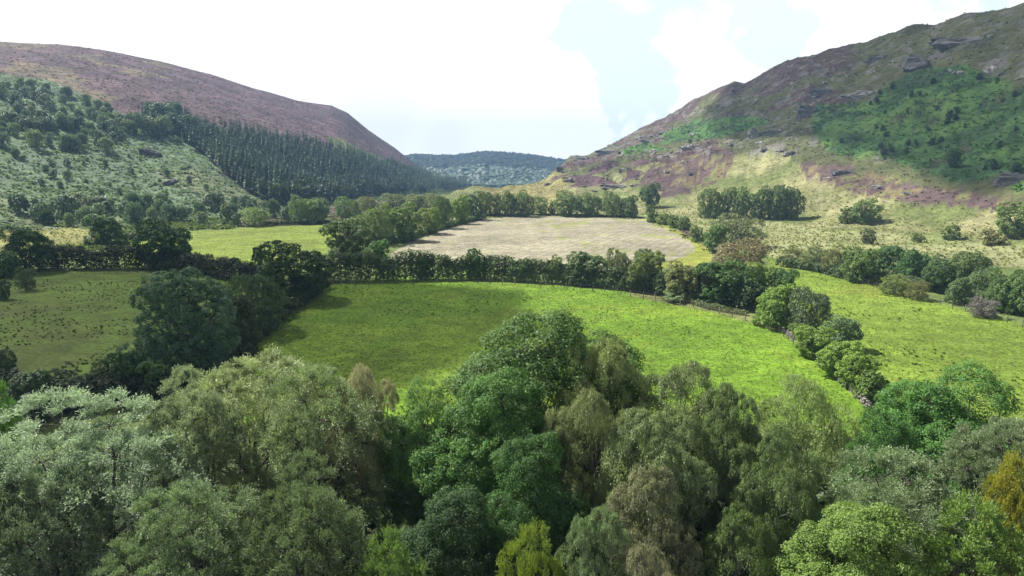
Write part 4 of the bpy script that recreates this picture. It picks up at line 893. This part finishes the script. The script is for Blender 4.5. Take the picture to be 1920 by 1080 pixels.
def tufts(name, pts, cards, size, hgt, color, label, cat, mat, flat=0., up=1.0):
    n = len(pts); k = np.repeat(np.arange(n), cards); N_ = len(k)
    s = rng.uniform(.6, 1.4, n)[k]
    a = rng.uniform(0, 6.283, N_); out = np.stack([np.cos(a), np.sin(a), np.full(N_, up)], 1); dr = unit(out + rng.normal(size=(N_, 3)) * .25)
    nr = unit(np.cross(dr, np.stack([-np.sin(a), np.cos(a), 0 * a], 1)) + rng.normal(size=(N_, 3)) * .3)
    P = pts[k] + dr * (hgt * s * .42)[:, None] + np.stack([np.cos(a), np.sin(a), 0 * a], 1) * (size * s * .3)[:, None]
    V, Q = leaf_cards(P, dr, nr, hgt * s, size * s)
    var = np.clip(rng.uniform(.2, .8, N_) + rng.normal(0, .15, n)[k], 0, 1)
    o = link(name, mesh_from(name, V, Q, [mat], attrs={'var': ('FACE', 'FLOAT', var)}), color=color); return tag(o, label, cat, None, 'stuff')
Z = lambda *ids: (lambda z, px, py, d: np.isin(z, ids) & (px > -200) & (px < 2120))
tufts('bracken', scatter_pts(Z(11), 22000), 4, 1.4, 1.3, (.14, .195, .125), 'pale bracken covering the lower slope of the left hill', 'bracken', TUFT, up=.5)
tufts('bracken', scatter_pts(Z(23), 17000), 4, 1.4, 1.1, (.075, .16, .04), 'vivid green bracken on the upper slope of the right hill', 'bracken', TUFT, up=.5)
tufts('heather', scatter_pts(Z(10), 9000), 4, 1.6, .7, (.125, .08, .09), 'purple brown heather over the top of the left hill', 'heather', TUFT, up=.6)
tufts('heather', scatter_pts(lambda z, px, py, d: (z == 22) | ((z == 20) & (px < 1560)), 14000), 4, .7, .6, (.10, .064, .068), 'purple heather clumps around the rocks of the right hill', 'heather', TUFT, up=.6)
tufts('moor_grass', scatter_pts(Z(21, 6, 5), 16000), 4, .45, .6, (.25, .26, .12), 'straw coloured moor grass tussocks at the foot of the right hill', 'grass', TUFT, up=1.6)
tufts('scrub_cover', scatter_pts(lambda z, px, py, d: (z == 20), 8000), 4, 1.1, .9, (.085, .10, .04), 'dark olive bilberry and scrub on the top of the right hill', 'scrub', TUFT, up=.7)
tufts('valley_scrub', scatter_pts(lambda z, px, py, d: (z == 0) & (d > 250) & (px < 900), 5000), 5, 1.3, 1.3, (.12, .16, .07), 'rough green growth on the valley floor at the foot of the left hill', 'scrub', TUFT, up=.9)
tufts('rush_tussocks', scatter_pts(lambda z, px, py, d: (z == 4) & (fbm(TX / 11, TY / 11, 3, 97) > .47), 1500), 12, .12, .22, (.075, .10, .03), 'dark rush tussocks dotted over the shaded left field', 'rushes', TUFT, up=1.4)
tufts('grass_tussocks', scatter_pts(lambda z, px, py, d: (z == 1) & (fbm(TX / 14, TY / 14, 3, 95) > .52), 1000), 10, .10, .20, (.11, .175, .02), 'coarser dark grass tussocks in the central pasture', 'grass', TUFT, up=1.2)
tufts('grass_tussocks', scatter_pts(lambda z, px, py, d: (z == 3) & (fbm(TX / 14, TY / 14, 3, 96) > .52), 330), 12, .12, .3, (.10, .15, .03), 'coarser grass tussocks in the right field', 'grass', TUFT, up=1.2)
tufts('pasture_grass', scatter_pts(Z(1, 3, 2), 30000), 3, .10, .16, (.14, .205, .026), 'short bright grass of the pastures', 'grass', TUFT, up=1.3)
tufts('stubble', scatter_pts(Z(7), 9000), 3, .07, .16, (.32, .29, .20), 'short cut straw standing in the stubble field', 'stubble', TUFT, up=3)
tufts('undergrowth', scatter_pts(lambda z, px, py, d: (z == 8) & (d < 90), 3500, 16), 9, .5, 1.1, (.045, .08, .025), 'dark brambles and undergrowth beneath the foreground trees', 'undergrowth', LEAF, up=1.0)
fp = scatter_pts(lambda z, px, py, d: (z == 30) & (px > 600) & (px < 1200), 9000)
FV = np.concatenate([IV * np.array([6.5, 6.5, 5.0]) * rng.uniform(.6, 1.5) * (1 + rng.normal(0, .15, (len(IV), 1))) + p + [0, 0, 2] for p in fp]) if len(fp) else None
if FV is not None:
    FQ = np.concatenate([IF + k * len(IV) for k in range(len(fp))])
    o = link('far_woodland', mesh_from('far_woodland', FV, FQ, [LEAF], attrs={'var': ('FACE', 'FLOAT', np.repeat(rng.uniform(.3, .7, len(fp)), len(IF)))}), color=(.075, .12, .085))
    tag(o, 'bluish wood clothing the hill at the end of the valley', 'forest', None, 'stuff')

# ------------------------------------------------------------------ rocks
def rock_mesh(sx, sy, sz, rough=.25, blocky=.6):
    v = IV2.copy(); s = int(rng.integers(0, 999))
    v = np.sign(v) * np.abs(v) ** blocky
    for f, a in ((1.3, rough), (3.4, rough * .7), (8, rough * .35)):
        v = v * (1 + a * (fbm(v[:, 0] * f + 9 + v[:, 2] * f * .3, v[:, 1] * f + 9 - v[:, 2] * f * .25, 3, s) - .5)[:, None] * 2)
    # upright cracks split the face into blocks, and the top steps down in ledges
    cr = vnoise(v[:, 0] * 4 + 20 + v[:, 2] * .6, v[:, 1] * 2 + 20, s + 3); v[:, :2] *= (1 - .28 * (cr < .35))[:, None]
    st = vnoise(v[:, 0] * 3 + 5, v[:, 1] * 3 + 5, s + 7); v[:, 2] *= .55 + .6 * st
    return mesh_from('rock', v * [sx, sy, sz], IF2, [ROCK])
RK = [rock_mesh(1, .7, .75, .5, .6) for _ in range(5)] + [rock_mesh(1, .6, .4, .45, .65) for _ in range(3)]
def rock(name, x0, x1, y0, y1, label, tint=(1, 1, 1), group=None, cat='rock', k=None):
    x, y, z, d = ground_at((x0 + x1) / 2, y1 - (y1 - y0) * .25); w_ = (x1 - x0) / F * d / 2 * .85; h_ = (y1 - y0) / F * d * .5; tint = tuple(t * .72 if t < 1.5 else t * .9 for t in tint)
    o = link(name, RK[rng.integers(len(RK)) if k is None else k], None, (x, y, z), tint); m = .8
    o.scale = (w_ * 1.05, max(w_ * .5, h_ * 1.0), h_ * 1.0); o.rotation_euler = (rng.normal() * .12, rng.normal() * .12, -math.atan2(x, y) + rng.normal() * .25)
    tag(o, label, cat, group)
rock('crag', 1402, 1428, 232, 264, 'left half of the grey cliff above the heather on the right hill', (1.1, 1.15, 1.2), cat='crag', k=0)
rock('crag', 1426, 1476, 236, 256, 'right half of the grey cliff above the heather on the right hill', (1.2, 1.2, 1.2), cat='crag', k=1)
rock('crag', 1584, 1634, 164, 190, 'pale smooth slab among the bracken on the right hill', (1.4, 1.4, 1.45), cat='crag', k=2)
rock('crag', 1492, 1528, 186, 226, 'dark broken outcrop left of the bracken on the right hill', (.6, .6, .65), cat='crag', k=3)
rock('crag', 1520, 1560, 160, 180, 'dark ledge left of the pale slab', (.7, .7, .75), cat='crag', k=1)
rock('crag', 1765, 1832, 66, 84, 'long grey outcrop near the skyline of the right hill', (.9, .9, .95), cat='crag', k=4)
rock('crag', 1625, 1662, 98, 118, 'outcrop below the skyline left of the long grey one', (.8, .8, .85), cat='crag', k=0)
rock('crag', 1695, 1735, 98, 132, 'rocky knob above the highest bracken', (.75, .75, .8), cat='crag', k=3)
rock('crag', 1848, 1866, 118, 138, 'pale pointed boulder high near the right edge', (1.6, 1.6, 1.6), k=2)
rock('boulder', 1906, 1924, 136, 150, 'pale boulder at the right edge of the right hill', (1.6, 1.55, 1.5))
rock('crag', 1200, 1236, 254, 270, 'grey scree outcrop at the end of the upper bracken strip', (1.1, 1.1, 1.15), cat='crag')
rock('crag', 1120, 1160, 276, 292, 'long broken outcrop low on the skyline of the right hill', (.9, .9, .95), cat='crag', k=4)
rock('crag', 1072, 1110, 290, 304, 'outcrop where the right hill skyline begins to rise', (.9, .9, .95), cat='crag', k=0)
rock('crag', 1040, 1062, 306, 326, 'dark rock at the foot of the skyline beside the far hill', (.75, .72, .75), cat='crag', k=1)
rock('boulder', 1022, 1036, 340, 349, 'dark boulder lowest on the nose of the right hill', (.7, .65, .7))
rock('boulder', 1052, 1072, 328, 338, 'pale flat rock above the lowest boulder', (1.6, 1.5, 1.45))
rock('boulder', 1082, 1100, 344, 352, 'dark rock in the grass above the far stubble row', (.8, .75, .8))
rock('boulder', 1130, 1176, 342, 354, 'band of broken rock among heather above the stubble row', (.9, .85, .9), k=4)
rock('boulder', 1160, 1172, 312, 322, 'sharp grey rock on the nose of the right hill', (1.3, 1.25, 1.25))
rock('boulder', 1236, 1256, 284, 296, 'pale angular rock at the head of the heather gully', (1.5, 1.45, 1.45))
rock('boulder', 1276, 1300, 262, 286, 'group of pale boulders in the heather left of the cliff', (1.3, 1.2, 1.25))
rock('boulder', 1418, 1436, 262, 269, 'white stone below the grey cliff', (2.3, 2.3, 2.2))
rock('boulder', 1452, 1466, 279, 285, 'small white stone in the grass below the cliff', (2.2, 2.2, 2.1))
rock('boulder', 1562, 1598, 316, 328, 'dark split boulder in the right heather patch', (.8, .8, .85))
rock('boulder', 1544, 1558, 330, 336, 'white stone left below the dark split boulder', (2.3, 2.2, 2.1))
rock('boulder', 1630, 1652, 344, 354, 'grey stones in the middle of the right heather patch', (1.1, 1.1, 1.2))
rock('boulder', 1656, 1674, 374, 380, 'bright white flat stone below the right heather', (2.8, 2.7, 2.5))
rock('boulder', 1642, 1654, 364, 370, 'pale stone just above the bright white one', (1.9, 1.8, 1.8))
rock('boulder', 1694, 1716, 358, 366, 'greyish stone right of the pale one in the heather', (1.2, 1.2, 1.2))
rock('crag', 1870, 1925, 318, 350, 'dark rocky gully side at the right edge', (.55, .55, .6), cat='crag', k=3)
rock('crag', 262, 302, 274, 296, 'dark overhanging outcrop near the tip of the conifer wood', (.45, .4, .45), cat='crag', k=1)
rock('crag', 290, 330, 337, 351, 'dark low outcrop in the pale bracken of the left hill', (.5, .5, .6), cat='crag', k=4)
rock('crag', 195, 256, 212, 230, 'dark heathery ledge above the birch scrub', (.45, .38, .45), cat='crag', k=4)
hp = [(1020, 300, 1300, 360), (1240, 230, 1520, 300), (1380, 130, 1560, 230), (1560, 60, 1920, 150), (1140, 250, 1300, 290)]
for k in range(230):
    a = hp[k % 5]; x, y, z, d = ground_at(rng.uniform(a[0], a[2]), rng.uniform(a[1], a[3]))
    if d > 1000: continue
    o = link('boulder', RK[k % 8], None, (x, y, z), (1, 1, 1.03) if rng.random() < .7 else (1.6, 1.55, 1.5)); s = .6 + 2.2 * rng.random() ** 2.5
    o.scale = (s, s * .8, s * .7); o.rotation_euler = (rng.normal() * .2, rng.normal() * .2, rng.uniform(0, 6)); tag(o, 'grey boulder scattered among the heather and grass of the right hill', 'rock', 'scattered boulders on the right hill')

# ------------------------------------------------------------------ clouds that shade part of the valley
def cloud(gx, gy, gz, alt, rx, ry, rz, seed, label, thin=.5):
    m = None
    if not m:
        m, nt, b = newmat('cloud'); b.inputs['Base Color'].default_value = (.85, .86, .88, 1); b.inputs['Roughness'].default_value = 1
        tr = nt.nodes.new('ShaderNodeBsdfTranslucent'); tr.inputs[0].default_value = (.8, .82, .86, 1); mx = nt.nodes.new('ShaderNodeMixShader'); mx.inputs[0].default_value = .5
        nt.links.new(b.outputs[0], mx.inputs[1]); nt.links.new(tr.outputs[0], mx.inputs[2]); tp = nt.nodes.new('ShaderNodeBsdfTransparent'); m2 = nt.nodes.new('ShaderNodeMixShader'); m2.inputs[0].default_value = thin
        nt.links.new(mx.outputs[0], m2.inputs[1]); nt.links.new(tp.outputs[0], m2.inputs[2]); nt.links.new(m2.outputs[0], nt.nodes['Material Output'].inputs[0])
    t = (alt - gz) / SUN[2]; c = np.array([gx, gy, gz]) + SUN * t
    v = IV2.copy()
    for f, a in ((1.2, .35), (2.8, .22), (6, .12)):
        v = v * (1 + 1.3 * a * (fbm(v[:, 0] * f + 9 + v[:, 2] * f * .7, v[:, 1] * f + 9 - v[:, 2] * f * .6, 3, seed) - .5)[:, None] * 2)
    v[:, 2] = np.where(v[:, 2] < 0, v[:, 2] * .35, v[:, 2])
    o = link('cloud', mesh_from('cloud', v * [rx, ry, rz], IF2, [m], smooth=True), None, c); tag(o, label, None, None, 'structure')
cloud(-68, 122, 0, 430, 74, 60, 18, 3, 'small ragged cloud shading the left field')
cloud(395, 460, 110, 900, 235, 345, 70, 5, 'broad cloud shading the top of the right hill', .56)
cloud(-60, 2000, 0, 1300, 500, 380, 90, 8, 'cloud shading the far wooded hill')

# ------------------------------------------------------------------ air
hz = bpy.data.materials.new('haze'); hz.use_nodes = True; nt = hz.node_tree; nt.nodes.remove(nt.nodes['Principled BSDF'])
pv_ = nt.nodes.new('ShaderNodeVolumePrincipled'); pv_.inputs['Color'].default_value = (.36, .61, 1, 1); pv_.inputs['Density'].default_value = .00018
nt.links.new(pv_.outputs[0], nt.nodes['Material Output'].inputs['Volume'])
zmin = TV[:, 2].min() - 1; zmax = TV[:, 2].max() + 25
bv = np.array([(sx * 3100, sy * 3100, z) for z in (zmin, zmax) for sx, sy in ((-1, -1), (1, -1), (1, 1), (-1, 1))], float)
tag(link('haze', mesh_from('haze', bv, np.array([(0, 3, 2, 1), (4, 5, 6, 7), (0, 1, 5, 4), (1, 2, 6, 5), (2, 3, 7, 6), (3, 0, 4, 7)]), [hz])), 'thin blue air over the whole valley', None, None, 'stuff')
print('objects', len(bpy.data.objects), 'zmin/zmax', zmin, zmax, 'grid', na, nd, 'tris', sum(len(m.polygons) * 2 for m in bpy.data.meshes))
